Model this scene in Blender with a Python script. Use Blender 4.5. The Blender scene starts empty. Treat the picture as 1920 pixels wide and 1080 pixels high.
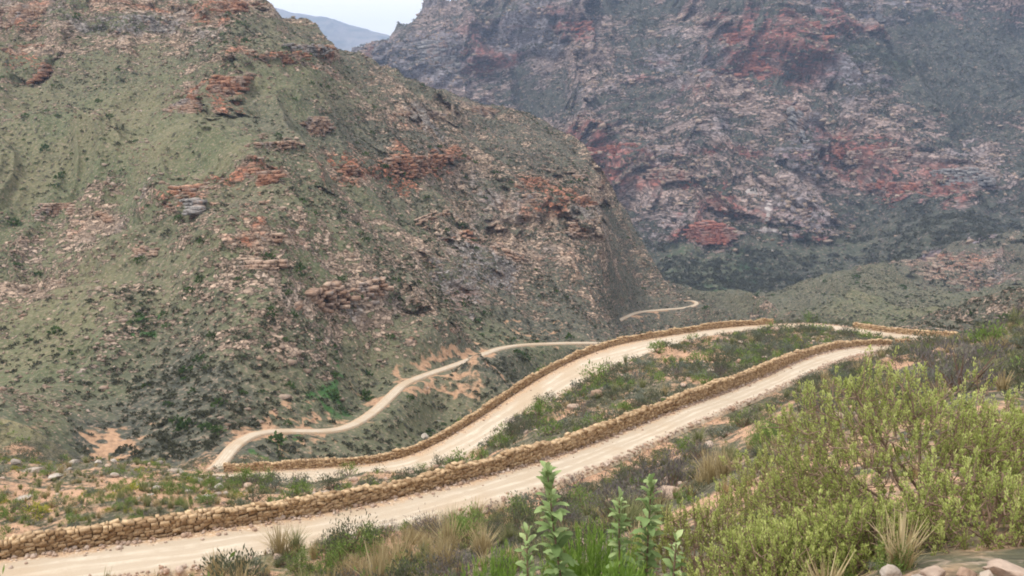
import bpy, math, random
import numpy as np
rnd = random.Random(7); rng = np.random.default_rng(7)
F = 1663.0; PITCH = math.radians(11.55); CP, SP = math.cos(PITCH), math.sin(PITCH)
scene = bpy.context.scene; COL = scene.collection

# ---------------------------------------------------------------- camera
cam = bpy.data.cameras.new('camera'); cam.sensor_width = 36; cam.lens = F/1920*36
cam.clip_start = .05; cam.clip_end = 60000
co = bpy.data.objects.new('camera', cam); COL.objects.link(co)
co.location = (0, 0, 0); co.rotation_euler = (math.pi/2-PITCH, 0, 0); scene.camera = co

def slope_of(v): return math.tan(-PITCH + math.atan((540-v)/F))
def at(u, v, Y):
    """surveyed point: bearing u, inclination v, at a distance of Y metres in front of the viewpoint"""
    t = slope_of(v); return ((u-960)/F*(CP-t*SP)*Y, Y, t*Y)
def pix(X, Y, Z):
    D = Y*CP-Z*SP
    return 960+F*X/D, 540-F*(Y*SP+Z*CP)/D

# ---------------------------------------------------------------- noise
def hsh(ix, iy, iz, seed):
    h = (ix.astype(np.int64)*374761393 + iy.astype(np.int64)*668265263 + iz.astype(np.int64)*2147483647 + seed*1274126177) & 0xffffffff
    h = ((h ^ (h >> 13))*1274126177) & 0xffffffff
    h = ((h ^ (h >> 16))*2246822519) & 0xffffffff
    return ((h ^ (h >> 15)) & 0xffffff).astype(np.float32)/np.float32(0xffffff)
def vn2(x, y, seed=0):
    x0 = np.floor(x); y0 = np.floor(y); fx = (x-x0).astype(np.float32); fy = (y-y0).astype(np.float32)
    fx = fx*fx*fx*(fx*(fx*6-15)+10); fy = fy*fy*fy*(fy*(fy*6-15)+10)
    x0 = x0.astype(np.int64); y0 = y0.astype(np.int64); z = np.zeros(1, np.int64)
    a = hsh(x0, y0, z, seed); b = hsh(x0+1, y0, z, seed); c = hsh(x0, y0+1, z, seed); d = hsh(x0+1, y0+1, z, seed)
    return (a+(b-a)*fx)*(1-fy) + (c+(d-c)*fx)*fy
def fbm(x, y, oct=4, seed=0, gain=.5, ridged=False):
    s = 0; A = 1; T = 0
    for o in range(oct):
        n = vn2(x*2.03**o+o*17.3, y*2.03**o-o*9.1, seed+o)
        if ridged: n = 1-np.abs(2*n-1)
        s = s+A*n; T += A; A *= gain
    return s/T
def sstep(a, b, x):
    t = np.clip((x-a)/(b-a), 0, 1); return t*t*(3-2*t)

# ---------------------------------------------------------------- land form: surveyed points, (bearing, inclination, distance)
NEAR = [(1900,1060,3.0),(1700,1075,3.1),(1500,1075,4.5),(1900,900,7),(1650,960,6),(1400,1000,8),(1200,1080,8),(1050,1075,11),(900,1080,15),
(750,1075,20),(650,1050,27),(1900,760,14),(1750,780,15),(1600,830,14),(1450,880,15),(1300,920,18),(1200,950,22),(1050,980,26),(950,1000,28),
(1150,900,38),(1300,850,40),(1400,800,47),(1500,760,45),(1550,720,58),(1600,700,62),(1650,690,60),(1750,680,50),(1700,662,72),(1800,655,62),
(1800,700,38),(1900,680,33),(1900,640,45),(1920,605,58),(1800,638,85),(1920,640,105),(2200,600,50),(2200,800,14),(2200,640,110),
(400,1150,20),(100,1250,15),(100,1120,26),(-300,1150,24),(-300,1400,12),(700,1300,10),(1000,1300,5),
(1500,642,98),(1400,660,88),(1300,692,78),(1200,722,72),(1100,766,68),(1000,802,63),(900,868,60),(700,900,50),(560,925,49),(500,905,62),
(0,960,38),(0,900,52),(0,868,64),(200,945,38),(200,905,50),(200,870,62),(380,930,42),(400,890,60),(405,874,70),(-250,960,40),(-250,880,62),
(0,900,90),(200,905,90),(350,905,97),(-250,900,90),
(640,940,105),(800,885,110),(950,835,118),(1050,790,125),(1150,740,135),(1250,705,145),(1350,675,155),(1450,655,150),(1600,655,145),(1750,660,140),
(640,912,125),(640,850,136),(800,745,180),(850,770,178),(850,845,160),(850,865,140),(950,705,205),(950,765,190),(950,805,160),
(1050,684,235),(1050,725,210),(1050,745,180),(1250,665,250),(1400,642,300),(1550,640,300),(1700,650,250),(1850,645,190)]
MID = [(1400,598,420),(1400,577,520),(1350,562,640),(1330,548,780),(1500,590,430),(1480,562,520),(1500,545,600),(1600,592,400),(1600,520,600),
(1680,520,610),(1700,600,380),(1750,568,480),(1900,552,520),(1900,600,340),(1720,556,620),(1800,474,700),(1900,455,700),(1700,502,690),
(1850,540,640),(1900,582,235),(1830,603,230),(1780,625,210),(1990,560,240),
(0,850,115),(0,800,122),(0,742,132),(0,738,150),(0,700,165),(0,600,195),(0,500,225),(0,400,255),(0,200,320),(0,0,400),
(150,860,125),(130,805,133),(150,700,165),(150,600,190),(150,400,250),(300,850,128),(300,800,140),(300,700,160),(300,600,180),(300,400,228),(300,200,300),(300,30,385),
(500,765,146),(500,700,155),(500,600,172),(500,400,222),(500,200,300),(500,38,400),(455,12,425),(380,-40,440),(250,-100,450),(80,-130,460),(-100,-140,460),(-300,-140,460),(250,0,620),(0,-20,650),(640,108,440),
(700,700,182),(700,600,204),(700,500,237),(700,400,282),(700,300,335),(700,200,400),(700,140,460),
(850,652,217),(850,550,250),(850,450,300),(850,350,360),(850,250,450),(850,185,530),(1000,600,270),(1000,500,320),(1000,400,390),(1000,300,480),(1000,240,560),
(1150,610,330),(1150,550,370),(1150,450,430),(1150,375,500),(1200,583,392),(1200,500,470),(1300,573,440),(1250,552,435),(1090,300,540),
(-400,850,110),(-400,600,190),(-400,400,250),(-400,0,390),(-400,300,1500),(420,120,640),
(500,180,600),(640,230,700),(850,320,720),(1000,420,750),(1150,520,700),(1250,570,640),(1100,500,800),(300,100,800),(0,100,850)]
FAR = [(1200,525,850),(1200,470,900),(1200,400,980),(1200,300,1080),(1200,200,1180),(1200,100,1290),(1200,0,1420),
(1000,220,1250),(1000,100,1400),(1000,0,1500),(1000,320,1100),(940,-20,1570),(870,14,1570),(810,50,1575),(760,72,1570),(705,70,1565),(662,100,1540),(640,150,1560),(700,170,1450),
(850,200,1350),(850,100,1480),(850,300,1150),(700,260,1250),(640,230,1450),(600,240,1700),(700,170,2000),(760,140,2100),(860,90,2100),(640,180,2400),
(1000,-60,1650),(1200,-120,1700),(1500,-150,1700),(1900,-120,1700),(400,200,1500),(0,200,1500),(1400,-60,2300),(900,60,2500),
(1400,545,820),(1400,450,900),(1400,350,990),(1400,250,1080),(1400,150,1160),(1400,50,1260),(1400,0,1350),
(1600,500,880),(1600,400,960),(1600,300,1050),(1600,200,1150),(1600,100,1260),(1600,0,1400),
(1900,440,860),(1900,400,900),(1900,300,1000),(1900,200,1120),(1900,100,1250),(1900,0,1400),
(2300,600,60),(2300,600,350),(2300,500,700),(2300,300,1000),(2300,0,1400),(2300,-120,1700)]
RAW = [(0,1.2,-1.65),(-1.4,1.2,-2.1),(1.4,1.2,-1.35),(0,2.2,-1.9),(2.4,2.4,-1.45),(-2.4,2.4,-2.9),(-5,5,-5.5),(5,5,-2.1),(12,12,-4.2),(-12,12,-9.5)]

# roads: valley-side edge (bearing, inclination, distance) and hill-side edge (bearing, inclination)
R1F = [(0,1048,30),(150,1027,31.2),(320,1003,32.6),(470,982,34),(640,955,36.2),(740,933,38),(850,907,40.2),(960,878,43.2),(1090,838,48.5),(1190,799,53),(1280,762,57.5),
       (1350,738,63),(1420,710,69.5),(1500,675,79),(1560,657,87),(1620,649,94),(1680,647,99),(1740,645,101)]
R1N = [(60,1110),(200,1092),(350,1075),(500,1058),(640,1032),(755,992),(865,970),(955,944),(1015,922),(1125,882),(1200,846),(1275,808),(1335,783),(1415,750),(1480,712),(1530,697),(1600,671),(1660,660),(1740,657)]
R2F = [(360,888,82),(430,885,80.5),(475,884,80.5),(575,878,80.6),(675,872,81),(755,859,82.5),(800,841,84),(850,812,86.5),(895,785,89.5),(950,747,94),(1025,700,100),(1100,664,106),
       (1175,642,111),(1270,627,115),(1350,615,118),(1440,608,119.8),(1530,606,119.5),(1600,614,116),(1660,623,112),(1720,629,108),(1790,633,104)]
R2N = [(360,910),(475,904),(625,907),(755,897),(825,878),(860,867),(915,834),(985,790),(1050,744),(1095,719),(1155,688),(1225,667),(1262,648),(1300,638),(1355,627),(1400,617),(1470,612),(1540,614),(1600,624),(1660,632),(1790,642)]
R3C = [(330,935,112),(380,900,116),(415,864,120),(432,840,126),(462,817,133),(500,806,138),(560,806,142),(620,806,146),(660,795,152),(700,770,161),(735,738,172),(760,716,181),(810,697,192),(850,684,201),
       (900,665,213),(940,651,224),(1000,644,238),(1130,642,256),(1230,650,275)]
R4C = [(1160,600,372),(1195,585,392),(1240,580,405),(1285,576,420),(1306,569,438),(1296,563,455),(1270,566,480)]

def smooth_poly(P, step):
    P = np.array(P, float); out = []
    for i in range(len(P)-1):
        p0 = P[max(i-1, 0)]; p1 = P[i]; p2 = P[i+1]; p3 = P[min(i+2, len(P)-1)]
        n = max(2, int(np.linalg.norm(p2-p1)/step))
        for k in range(n):
            t = k/n
            out.append(.5*((2*p1)+(p2-p0)*t+(2*p0-5*p1+4*p2-p3)*t*t+(-p0+3*p1-3*p2+p3)*t**3))
    out.append(P[-1]); return np.array(out)
def relax(P, n):
    P = P.copy()
    for _ in range(n): P[1:-1] = (P[:-2]+2*P[1:-1]+P[2:])/4
    return P
def edges(far, near):
    A = [at(*p) for p in far]
    A = smooth_poly(A, .5); A = relax(A, 30)
    B = []
    for (u, v) in near:
        t = slope_of(v); Y = abs(np.interp(u, [p[0] for p in far], [p[2] for p in far]))
        for _ in range(12):
            X = (u-960)/F*(CP-t*SP)*Y
            k = np.argmin((A[:, 0]-X)**2+(A[:, 1]-Y)**2); Y = .5*Y+.5*(A[k, 2]-.05)/t
        B.append(((u-960)/F*(CP-t*SP)*Y, Y, A[k, 2]))
    B = relax(smooth_poly(B, .5), 30)
    return A, B
def extend(P, d):
    v = P[0]-P[6]; v = v/np.linalg.norm(v)
    ext = [P[0]+v*k for k in np.arange(d, 0, -.5)]
    return np.vstack([ext, P])
A1, B1 = edges(R1F, R1N); A1 = extend(A1, 25); B1 = extend(B1, 25)
A2, B2 = edges(R2F, R2N)
C3 = relax(smooth_poly([at(*p) for p in R3C], 1.), 12)
C4 = relax(smooth_poly([at(*p) for p in R4C], 1.), 8)

def pair(A, B):
    """for each station on the outer edge, its partner on the inner edge (both run the same way)"""
    out = []; j = 0
    sa = np.r_[0, np.cumsum(np.linalg.norm(np.diff(A, axis=0), axis=1))]; sb = np.r_[0, np.cumsum(np.linalg.norm(np.diff(B, axis=0), axis=1))]
    n = int(sa[-1]/.6)
    S = np.linspace(0, 1, n)
    # tangent-normal pairing, then smoothed
    Ai = np.stack([np.interp(S*sa[-1], sa, A[:, k]) for k in range(3)], 1)
    T = np.gradient(Ai, axis=0); T /= np.linalg.norm(T[:, :2], axis=1)[:, None]
    N = np.stack([T[:, 1], -T[:, 0]], 1)
    W = []
    for i in range(n):
        d = B[:, :2]-Ai[i, :2]; along = np.abs(d@T[i, :2]); k = np.argmin(along+.02*np.linalg.norm(d, axis=1)); W.append(abs(d[k]@N[i]))
    W = np.array(W); W = np.clip(W, 2.6, 8.5)
    for _ in range(25): W[1:-1] = (W[:-2]+2*W[1:-1]+W[2:])/4
    Bi = Ai.copy(); Bi[:, :2] += N*W[:, None]
    return Ai, Bi, W
A1, B1, W1 = pair(A1, B1); A2, B2, W2 = pair(A2, B2)
def ctr(C, hw):
    T = np.gradient(C, axis=0); T /= np.linalg.norm(T[:, :2], axis=1)[:, None]
    N = np.stack([T[:, 1], -T[:, 0]], 1); a = C.copy(); b = C.copy(); a[:, :2] -= N*hw; b[:, :2] += N*hw
    return a, b
A3, B3 = ctr(C3, 1.12); A4, B4 = ctr(C4, 1.05)

pts = [at(*p) for p in NEAR+MID+FAR]+RAW
for A, B, k in ((A1, B1, 14), (A2, B2, 14), (A3, B3, 14), (A4, B4, 12)):
    pts += [tuple(p) for p in ((A+B)/2)[::k]]
pts = np.array(pts); KA = 3.0
cx = np.stack([pts[:, 0]/pts[:, 1]*KA, np.log(pts[:, 1])], 1); val = pts[:, 2]/pts[:, 1]
def U(r2): return .5*r2*np.log(r2+1e-12)
n = len(cx); d2 = ((cx[:, None]-cx[None])**2).sum(-1)
M = np.zeros((n+3, n+3)); M[:n, :n] = U(d2)+np.eye(n)*2e-5; M[:n, n] = 1; M[:n, n+1:] = cx; M[n, :n] = 1; M[n+1:, :n] = cx.T
wv = np.linalg.solve(M, np.r_[val, 0, 0, 0])
ca = np.linspace(-1.25, 1.25, 260); cb = np.linspace(math.log(1.1), math.log(2600), 420)
ga, gb = np.meshgrid(ca*KA, cb); q = np.stack([ga.ravel(), gb.ravel()], 1)
tc = np.empty(len(q))
for s in range(0, len(q), 20000):
    qq = q[s:s+20000]; tc[s:s+20000] = U(((qq[:, None]-cx[None])**2).sum(-1))@wv[:n]+wv[n]+qq@wv[n+1:]
tc = tc.reshape(gb.shape)
def cub(x, x0, dx, nn):
    f = (x-x0)/dx; i = np.clip(np.floor(f).astype(int), 1, nn-3); t = np.clip(f-i, 0, 1)
    w = np.stack([(-t+2*t*t-t**3)/2, (2-5*t*t+3*t**3)/2, (t+4*t*t-3*t**3)/2, (-t*t+t**3)/2]); return i, w
av = np.r_[-np.geomspace(1.2, .64, 60)[:-1], np.linspace(-.64, .64, 1060), np.geomspace(.64, 1.2, 60)[1:]]
bv = np.r_[np.linspace(math.log(1.2), math.log(125), 720)[:-1], np.linspace(math.log(125), math.log(700), 720)[:-1], np.linspace(math.log(700), math.log(2500), 520)]
ia, wa = cub(av, ca[0], ca[1]-ca[0], len(ca)); ib, wb = cub(bv, cb[0], cb[1]-cb[0], len(cb))
tmp = sum(wa[k][None, :]*tc[:, ia-1+k] for k in range(4)); T = sum(wb[k][:, None]*tmp[ib-1+k, :] for k in range(4))
NB, NA = T.shape
Yg = np.exp(bv)[:, None]*np.ones((1, NA)); Xg = Yg*av[None, :]; Zg = T*Yg
lnY = np.log(Yg)

# road distance field on the near and middle ground
def road_dist(A, B, X, Y, reach):
    """distance outside the ribbon A-B and the road's height there"""
    C = (A+B)/2; hw = np.linalg.norm(A[:, :2]-B[:, :2], axis=1)/2
    best = np.full(X.shape, 1e9, np.float32); hz = np.zeros(X.shape, np.float32)
    for i in range(0, len(C)-1):
        x0, y0 = C[i, :2]; r = reach+hw[i]
        m = (np.abs(X-x0) < r+1) & (np.abs(Y-y0) < r+1)
        if not m.any(): continue
        dx, dy = C[i+1, :2]-C[i, :2]; L = dx*dx+dy*dy
        px = X[m]-x0; py = Y[m]-y0; s = np.clip((px*dx+py*dy)/L, 0, 1)
        d = np.hypot(px-s*dx, py-s*dy)-hw[i]; z = C[i, 2]+(C[i+1, 2]-C[i, 2])*s
        bm = best[m]; hm = hz[m]; k = d < bm; bm[k] = d[k]; hm[k] = z[k]; best[m] = bm; hz[m] = hm
    return best, hz
RD = {}
def carve(name, A, B, r0, r1, reach):
    global Zg
    C = (A+B)/2; ylo, yhi = C[:, 1].min()-reach-6, C[:, 1].max()+reach+6
    j0, j1 = np.searchsorted(Yg[:, 0], [ylo, yhi]); sl = slice(max(j0, 0), j1)
    d, h = road_dist(A, B, Xg[sl], Yg[sl], reach)
    RD[name] = (sl, d, h)
def apply_carve(name, r0, r1, lower):
    sl, d, h = RD[name]; w = 1-sstep(r0, r1, d)
    Zg[sl] = Zg[sl]*(1-w)+(h-lower)*w
# ---------------------------------------------------------------- relief
print('relief')
carve('r1', A1[::2], B1[::2], 0, 0, 7); carve('r2', A2[::2], B2[::2], 0, 0, 7); carve('r3', A3, B3, 0, 0, 9); carve('r4', A4, B4, 0, 0, 10)
wn = 1-sstep(math.log(110), math.log(150), lnY)             # near ground
wf = sstep(math.log(640), math.log(820), lnY)               # far mountain
wm = (1-wn)*(1-wf)
rows_n = slice(0, 760); rows_m = slice(640, 1600); rows_f = slice(1380, NB)
j = np.searchsorted(Yg[:, 0], 150); rn = slice(0, j)
X, Y = Xg[rn], Yg[rn]
amp = np.clip((Y-3)/25, 0.12, 1)
Zg[rn] += wn[rn]*amp*((fbm(X/7, Y/7, 3, 3)-.5)*1.7+(fbm(X/1.6, Y/1.6, 3, 9)-.5)*.55)
j0, j1 = np.searchsorted(Yg[:, 0], [105, 850]); rm = slice(j0, j1)
X, Y = Xg[rm], Yg[rm]; wy = (fbm(X/90, Y/90, 3, 21)-.5)*60
gul = fbm((X+.38*Y+wy*.8)/44, (Y+wy)/120, 4, 31, .44, True)-.55
fall = sstep(118, 230, Y)
GM = gul.copy()
Zg[rm] += wm[rm]*(fall*(gul*25+(fbm(X/22, Y/22, 3, 41)-.5)*7)+(fbm(X/6, Y/6, 3, 47)-.5)*2.2*(.35+.65*fall))
j0, j1 = np.searchsorted(Yg[:, 0], [630, 2600]); rf = slice(j0, j1)
X, Y = Xg[rf], Yg[rf]; wx = (fbm(X/260, Y/260, 3, 51)-.5)*230
gul = fbm((X+wx+.25*Y)/150, (Y+wx)/420, 5, 61, .5, True)-.55
GF = gul.copy()
Zg[rf] += wf[rf]*(gul*125*sstep(840, 1050, Y)+(fbm(X/60, Y/80, 4, 71)-.5)*34)
apply_carve('r4', .6, 9, .5); apply_carve('r3', .5, 7, .45); apply_carve('r2', .3, 7, .22); apply_carve('r1', .3, 4.5, .22)
# the bank falls away steeply below the verge of the middle road
C = B2; ua = C[:, 0]/C[:, 1]; o_ = np.argsort(ua); te = np.interp(av, ua[o_], (C[:, 2]/C[:, 1])[o_], left=9, right=9); ye = np.interp(av, ua[o_], C[o_, 1])
j0, j1 = np.searchsorted(Yg[:, 0], [48, 118]); Yq = Yg[j0:j1]
m_ = (Yq < ye[None]-.2) & (Yq > ye[None]-24) & (te[None] < 5)
lim = te[None]*Yq-.12-.05*np.minimum(ye[None]-Yq, 8)+.30*np.maximum(ye[None]-Yq-14, 0)
Zg[j0:j1] = np.where(m_, np.minimum(Zg[j0:j1], lim), Zg[j0:j1])
# lane verges stay below the first metre outside the walls
T = Zg/Yg; RUNMAX = np.maximum.accumulate(T, axis=0)
def hit(u, v):
    """where the line of sight through a surveyed bearing meets the land"""
    t = slope_of(v); a = (u-960)/F*(CP-t*SP); i = int(np.clip(np.searchsorted(av, a), 1, NA-1))
    k = np.nonzero(T[:, i] >= t)[0]
    if len(k) == 0: k = [int(np.argmax(T[:, i]))]
    return a*Yg[k[0], i], Yg[k[0], i], Zg[k[0], i]

ATT = {k: np.zeros((NB, NA), np.float32) for k in ('rock', 'red', 'grey', 'lush', 'soil', 'dry')}
WU = (fbm(av[None, :]*26, bv[:, None]*26, 4, 151, .6)-.5)*.11; WV = (fbm(av[None, :]*26+7, bv[:, None]*30, 4, 157, .6)-.5)*.07
XW = Xg+WU*Yg; ZW = Zg+WV*Yg; del WU, WV
CLIFF = []
def blob(kind, u, v, ru, rv, s=1., deep=3.):
    x, y, z = hit(u, v); D = y*CP-z*SP; rx = ru*D/F; rz = rv*D/F; ry = max(rx, rz)*deep
    if kind in ('red', 'grey') and s > .65: CLIFF.append((x, y, z, rx, rz, min(s, 1.4)))
    i0, i1 = np.searchsorted(Yg[:, 0], [y-2.2*ry, y+2.2*ry]); sl = slice(i0, i1)
    d = ((XW[sl]-x)/rx)**2+((ZW[sl]-z)/rz)**2+((Yg[sl]-y)/ry)**2
    ATT[kind][sl] += s*np.exp(-d*.8).astype(np.float32)
# vegetation tone: olive-yellow dry grass high on the left shoulder, dark scrub low and to the right
X, Y = Xg, Yg
mid = sstep(115, 150, Y)*(1-wf)
ATT['dry'] += mid*np.clip(.75-(X+.42*Y-20)/190+(fbm(X/40, Y/40, 3, 81)-.5)*1.3, 0, 1)
ATT['rock'] += mid*(.46+(fbm(X/30, Y/45, 4, 91)-.5)*.75+.12*sstep(-60, 60, X+.2*Y-40))
ATT['rock'] += wf*(.66+(fbm(X/120, Zg/45, 4, 95)-.5)*.9)*sstep(800, 1060, Y+1.2*(Zg+140))
foot_ = sstep(98, 125, Xg)*sstep(255, 300, Yg)*(1-sstep(600, 680, Yg)); ATT['rock'] -= foot_*.75; ATT['dry'] += foot_*.35
ATT['rock'][rf] += wf[rf]*GF*1.15; ATT['rock'][rm] += mid[rm]*GM*.55
ATT['red'] += wf*(.22+(fbm(X/90, Zg/60, 3, 97)-.5)*1.3)+mid*(.12+(fbm(X/25, Zg/14, 3, 99)-.5)*.9)
ATT['grey'] += wf*(.35+(fbm(X/110+9, Zg/70, 3, 103)-.5)*1.0)+mid*(.1+(fbm(X/30, Zg/20, 3, 105)-.5)*.8)
RB = [('red',62,140,48,22,1.2),('rock',62,130,60,28,.8),('rock',20,40,80,40,.7),('red',60,40,60,25,.6),('red',300,5,150,18,.9),('rock',300,10,200,22,.7),('rock',420,5,60,25,.8),('red',400,18,50,16,.9),
('grey',270,45,110,30,.9),('rock',260,50,120,40,.7),('rock',120,75,80,20,.4),('rock',400,150,80,30,.7),('red',400,165,60,22,1),('red',430,185,25,38,1.1),('rock',430,185,28,42,.9),('rock',350,195,70,14,.7),
('red',530,108,95,12,1.1),('rock',530,108,100,15,.9),('grey',560,92,50,12,.7),('rock',330,70,60,30,.5),('rock',510,275,50,16,.6),('rock',590,240,20,30,.6),
('red',450,335,75,16,1.1),('rock',450,335,85,20,.9),('red',330,370,55,16,1),('rock',320,372,75,20,.9),('grey',355,378,34,9,1),('rock',180,415,150,24,.55),('rock',440,445,120,20,.6),('red',450,440,90,12,.8),
('rock',70,380,70,20,.45),('rock',130,500,50,40,.45),('rock',200,590,40,50,.5),('rock',215,660,30,40,.4),('rock',620,565,75,30,.7),('red',600,560,60,22,.6),('grey',640,570,20,15,.6),
('red',720,318,85,22,1.4),('rock',730,312,110,27,1.2),('red',830,298,60,13,1.1),('rock',830,298,80,17,.9),('rock',740,215,130,14,.5),('red',745,212,80,6,.6),('rock',880,205,80,14,.6),
('grey',820,225,22,45,1),('rock',820,235,30,55,.6),('red',990,342,45,12,1),('red',1075,362,80,10,1.2),('red',1060,388,60,12,1.1),('rock',1060,370,110,32,.9),('red',1125,342,34,8,.9),('rock',1120,332,60,18,.7),
('grey',1120,398,48,28,1.2),('rock',1120,400,50,32,.8),('rock',1130,480,50,60,.5),('rock',970,385,90,38,.6),('grey',950,380,70,36,.7),('grey',905,492,70,36,1.5),('rock',905,490,75,40,1.3),
('rock',1010,475,50,45,.8),('grey',1005,470,35,40,.5),('red',1080,430,25,25,.7),('red',870,445,60,8,.6),('rock',870,445,90,18,.6),('rock',700,480,160,50,.35),('rock',380,620,170,70,.35),('rock',650,600,120,60,.35),('rock',760,590,60,60,.3),
('rock',270,230,200,60,-.5),('rock',100,320,140,60,-.5),('rock',420,270,90,50,-.4),('rock',60,690,110,90,-.35),('rock',320,760,110,50,-.5),('rock',620,230,80,30,-.3),('rock',680,260,120,18,-.4),('rock',960,600,90,30,-.2),
('rock',850,765,150,34,-1.4),('rock',760,800,120,30,-1.1),('rock',700,835,110,14,-.9),('rock',560,830,120,14,-.7),('rock',1000,680,110,26,-1.2),('dry',260,260,220,90,.4),('dry',80,620,110,110,.5),('dry',600,140,120,60,.4),('dry',700,250,120,40,-.5),('dry',330,760,120,60,-.7),('dry',60,800,90,50,.8),('dry',430,500,160,60,.3),
('red',1440,80,95,48,2.2),('rock',1440,80,105,55,1.2),('red',1375,125,35,30,1.4),('rock',1375,125,40,36,1),('red',1560,55,50,24,1.1),('red',1590,287,55,20,1.5),('rock',1590,285,60,24,.7),('red',1325,435,60,26,1.3),('rock',1330,430,75,40,.9),
('red',1370,392,60,14,1),('red',1500,425,60,16,.9),('rock',1500,400,90,50,.6),('red',1700,352,90,14,1),('rock',1700,340,120,30,.6),('red',1085,70,34,44,1.3),('rock',1085,70,60,60,.7),('red',925,120,50,16,1),('red',900,115,22,30,.9),
('red',1160,285,90,26,1.2),('rock',1160,280,110,40,.7),('red',1100,250,24,34,1.2),('red',1250,330,60,14,1),('red',1330,185,40,8,1),('red',1360,282,50,12,.9),('red',1800,215,90,8,1),('red',1500,200,60,8,.8),
('grey',800,100,110,44,1.2),('rock',800,110,140,60,.9),('soil',712,68,22,14,1),('grey',1650,28,100,18,1),('rock',1650,30,120,22,.7),('grey',1485,235,30,50,.6),('rock',1485,240,40,60,.9),('grey',1505,290,26,36,1.2),
('grey',1600,130,60,26,.9),('rock',1600,130,70,30,.7),('grey',1000,60,60,40,1),('rock',1000,60,70,50,.6),('grey',1100,190,90,20,.6),
('scree',1452,385,7,20,.5),('scree',1452,420,8,26,.6),('scree',1446,458,8,22,.6),
('rock',1650,100,90,30,-1),('rock',1640,165,70,16,-.8),('rock',1280,15,120,18,-.8),('rock',1250,490,40,30,-.5),('rock',1640,470,160,22,-.6),('rock',1780,425,140,24,-.5),('rock',1400,520,90,24,-.7),('rock',1880,120,50,26,-.6),('rock',1780,60,60,20,-.6),('rock',1500,20,120,10,-.5),
('lush',1360,538,55,14,.6),('lush',1385,495,20,36,.6),('lush',1290,540,40,24,.4),('lush',1250,470,30,30,.5),('lush',1400,430,20,20,.7),('lush',1650,105,80,24,.5),
('rock',1810,503,120,30,1.1),('red',1800,505,120,34,.7),('grey',1850,490,80,26,.5),('dry',1330,520,90,40,.9),('dry',1560,470,160,50,.5),('dry',1600,560,200,40,.5),('rock',1700,530,60,16,1),('rock',1440,578,40,6,1.2),('rock',1890,585,70,30,.8),
('rock',1560,550,120,26,-1.4),('rock',1850,575,110,18,-1.4),('rock',1700,595,200,20,-1.4),('rock',1500,590,160,18,-1.),('rock',310,740,110,70,-.9),('rock',560,690,120,40,-.3),('dry',320,740,110,70,-.5),('soil',150,930,220,50,.6),
('lush',635,733,38,12,1.2),('lush',530,838,46,10,1.2),('lush',275,612,30,9,.9),('lush',640,520,30,14,.7),('lush',760,500,30,30,.5),
('soil',520,775,26,14,1.1),('soil',600,788,50,6,1),('soil',680,752,20,10,.8),('soil',775,690,35,7,.8),('soil',880,655,60,7,1),('soil',1000,628,60,5,.9),('soil',545,826,50,7,.8),('soil',840,712,50,7,.9),('soil',905,688,60,6,.8),
('soil',205,848,42,16,1.4),('soil',780,742,30,10,.8),('soil',1240,590,60,4,.7),('soil',440,700,60,30,.3)]
ATT['scree'] = np.zeros((NB, NA), np.float32)
for b in RB: blob(*b)
# bare cut banks follow the distant roads
for nm, r in (('r3', 5.5), ('r4', 6)):
    sl, d, h = RD[nm]; n_ = fbm(Xg[sl]/7, Yg[sl]/7, 3, 131)
    ATT['soil'][sl] += (1-sstep(.5, r, d))*sstep(.46, .70, n_)*.55
    ATT['rock'][sl] *= sstep(0, 5, d)
# near ground: stony reddish soil against litter and low cover
X, Y = Xg[rn], Yg[rn]
ATT['soil'][rn] += wn[rn]*(.5+(fbm(X/4, Y/4, 4, 141)-.5)*1.7)
ATT['rock'][rn] += wn[rn]*(.08+(fbm(X/3, Y/5, 3, 143)-.5)*.5)
for b in (('soil',1780,640,60,14,.6),('soil',900,975,120,30,.9),('soil',100,960,250,40,.4),('soil',1250,860,60,20,.4),('dry',640,1050,200,40,.8),('soil',760,1000,90,14,.7),('soil',1000,930,90,12,.8),('soil',1150,880,60,10,.6)): blob(*b)

ATT['rock'] = np.clip(ATT['rock'], -.3, 1.05); ATT['red'] = np.clip(ATT['red'], -.3, 1.1); ATT['grey'] = np.clip(ATT['grey'], -.3, 1.1)
# ---- ledges: rock faces step out along their bedding
NX = np.zeros((NB, NA), np.float32); NY = np.zeros((NB, NA), np.float32)
def n1(s, seed):
    return vn2(s, np.zeros_like(s)+.5, seed)
sl = rm; X, Y, Z = Xg[sl], Yg[sl], Zg[sl]
s = Z+.16*X+(fbm(X/55, Y/70, 3, 201)-.5)*22
rk = np.clip(ATT['rock'][sl], 0, 1.4)*wm[sl]*sstep(120, 160, Y)
L = (n1(s/5.5, 211)-.5)*3.0+(n1(s/2.1, 213)-.5)*1.5+(vn2(X/3.2, s/2.2, 217)-.5)*1.3+(vn2(X/9, s/7, 218)-.5)*3.0
NY[sl] -= rk*L*sstep(.3, .8, rk); 
sl = rf; X, Y, Z = Xg[sl], Yg[sl], Zg[sl]
s = Z+.22*X*np.sin(X/300)+(fbm(X/190, Y/250, 3, 221)-.5)*150
rk = np.clip(ATT['rock'][sl], 0, 1.4)*wf[sl]
L = (n1(s/17, 231)-.5)*18+(n1(s/6.5, 233)-.5)*9+(vn2(X/11, s/7, 237)-.5)*9+(vn2(X/30, s/40, 238)-.5)*26
NY[sl] -= rk*L*sstep(.3, .8, rk)
del X, Y, Z, s, rk, L
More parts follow.
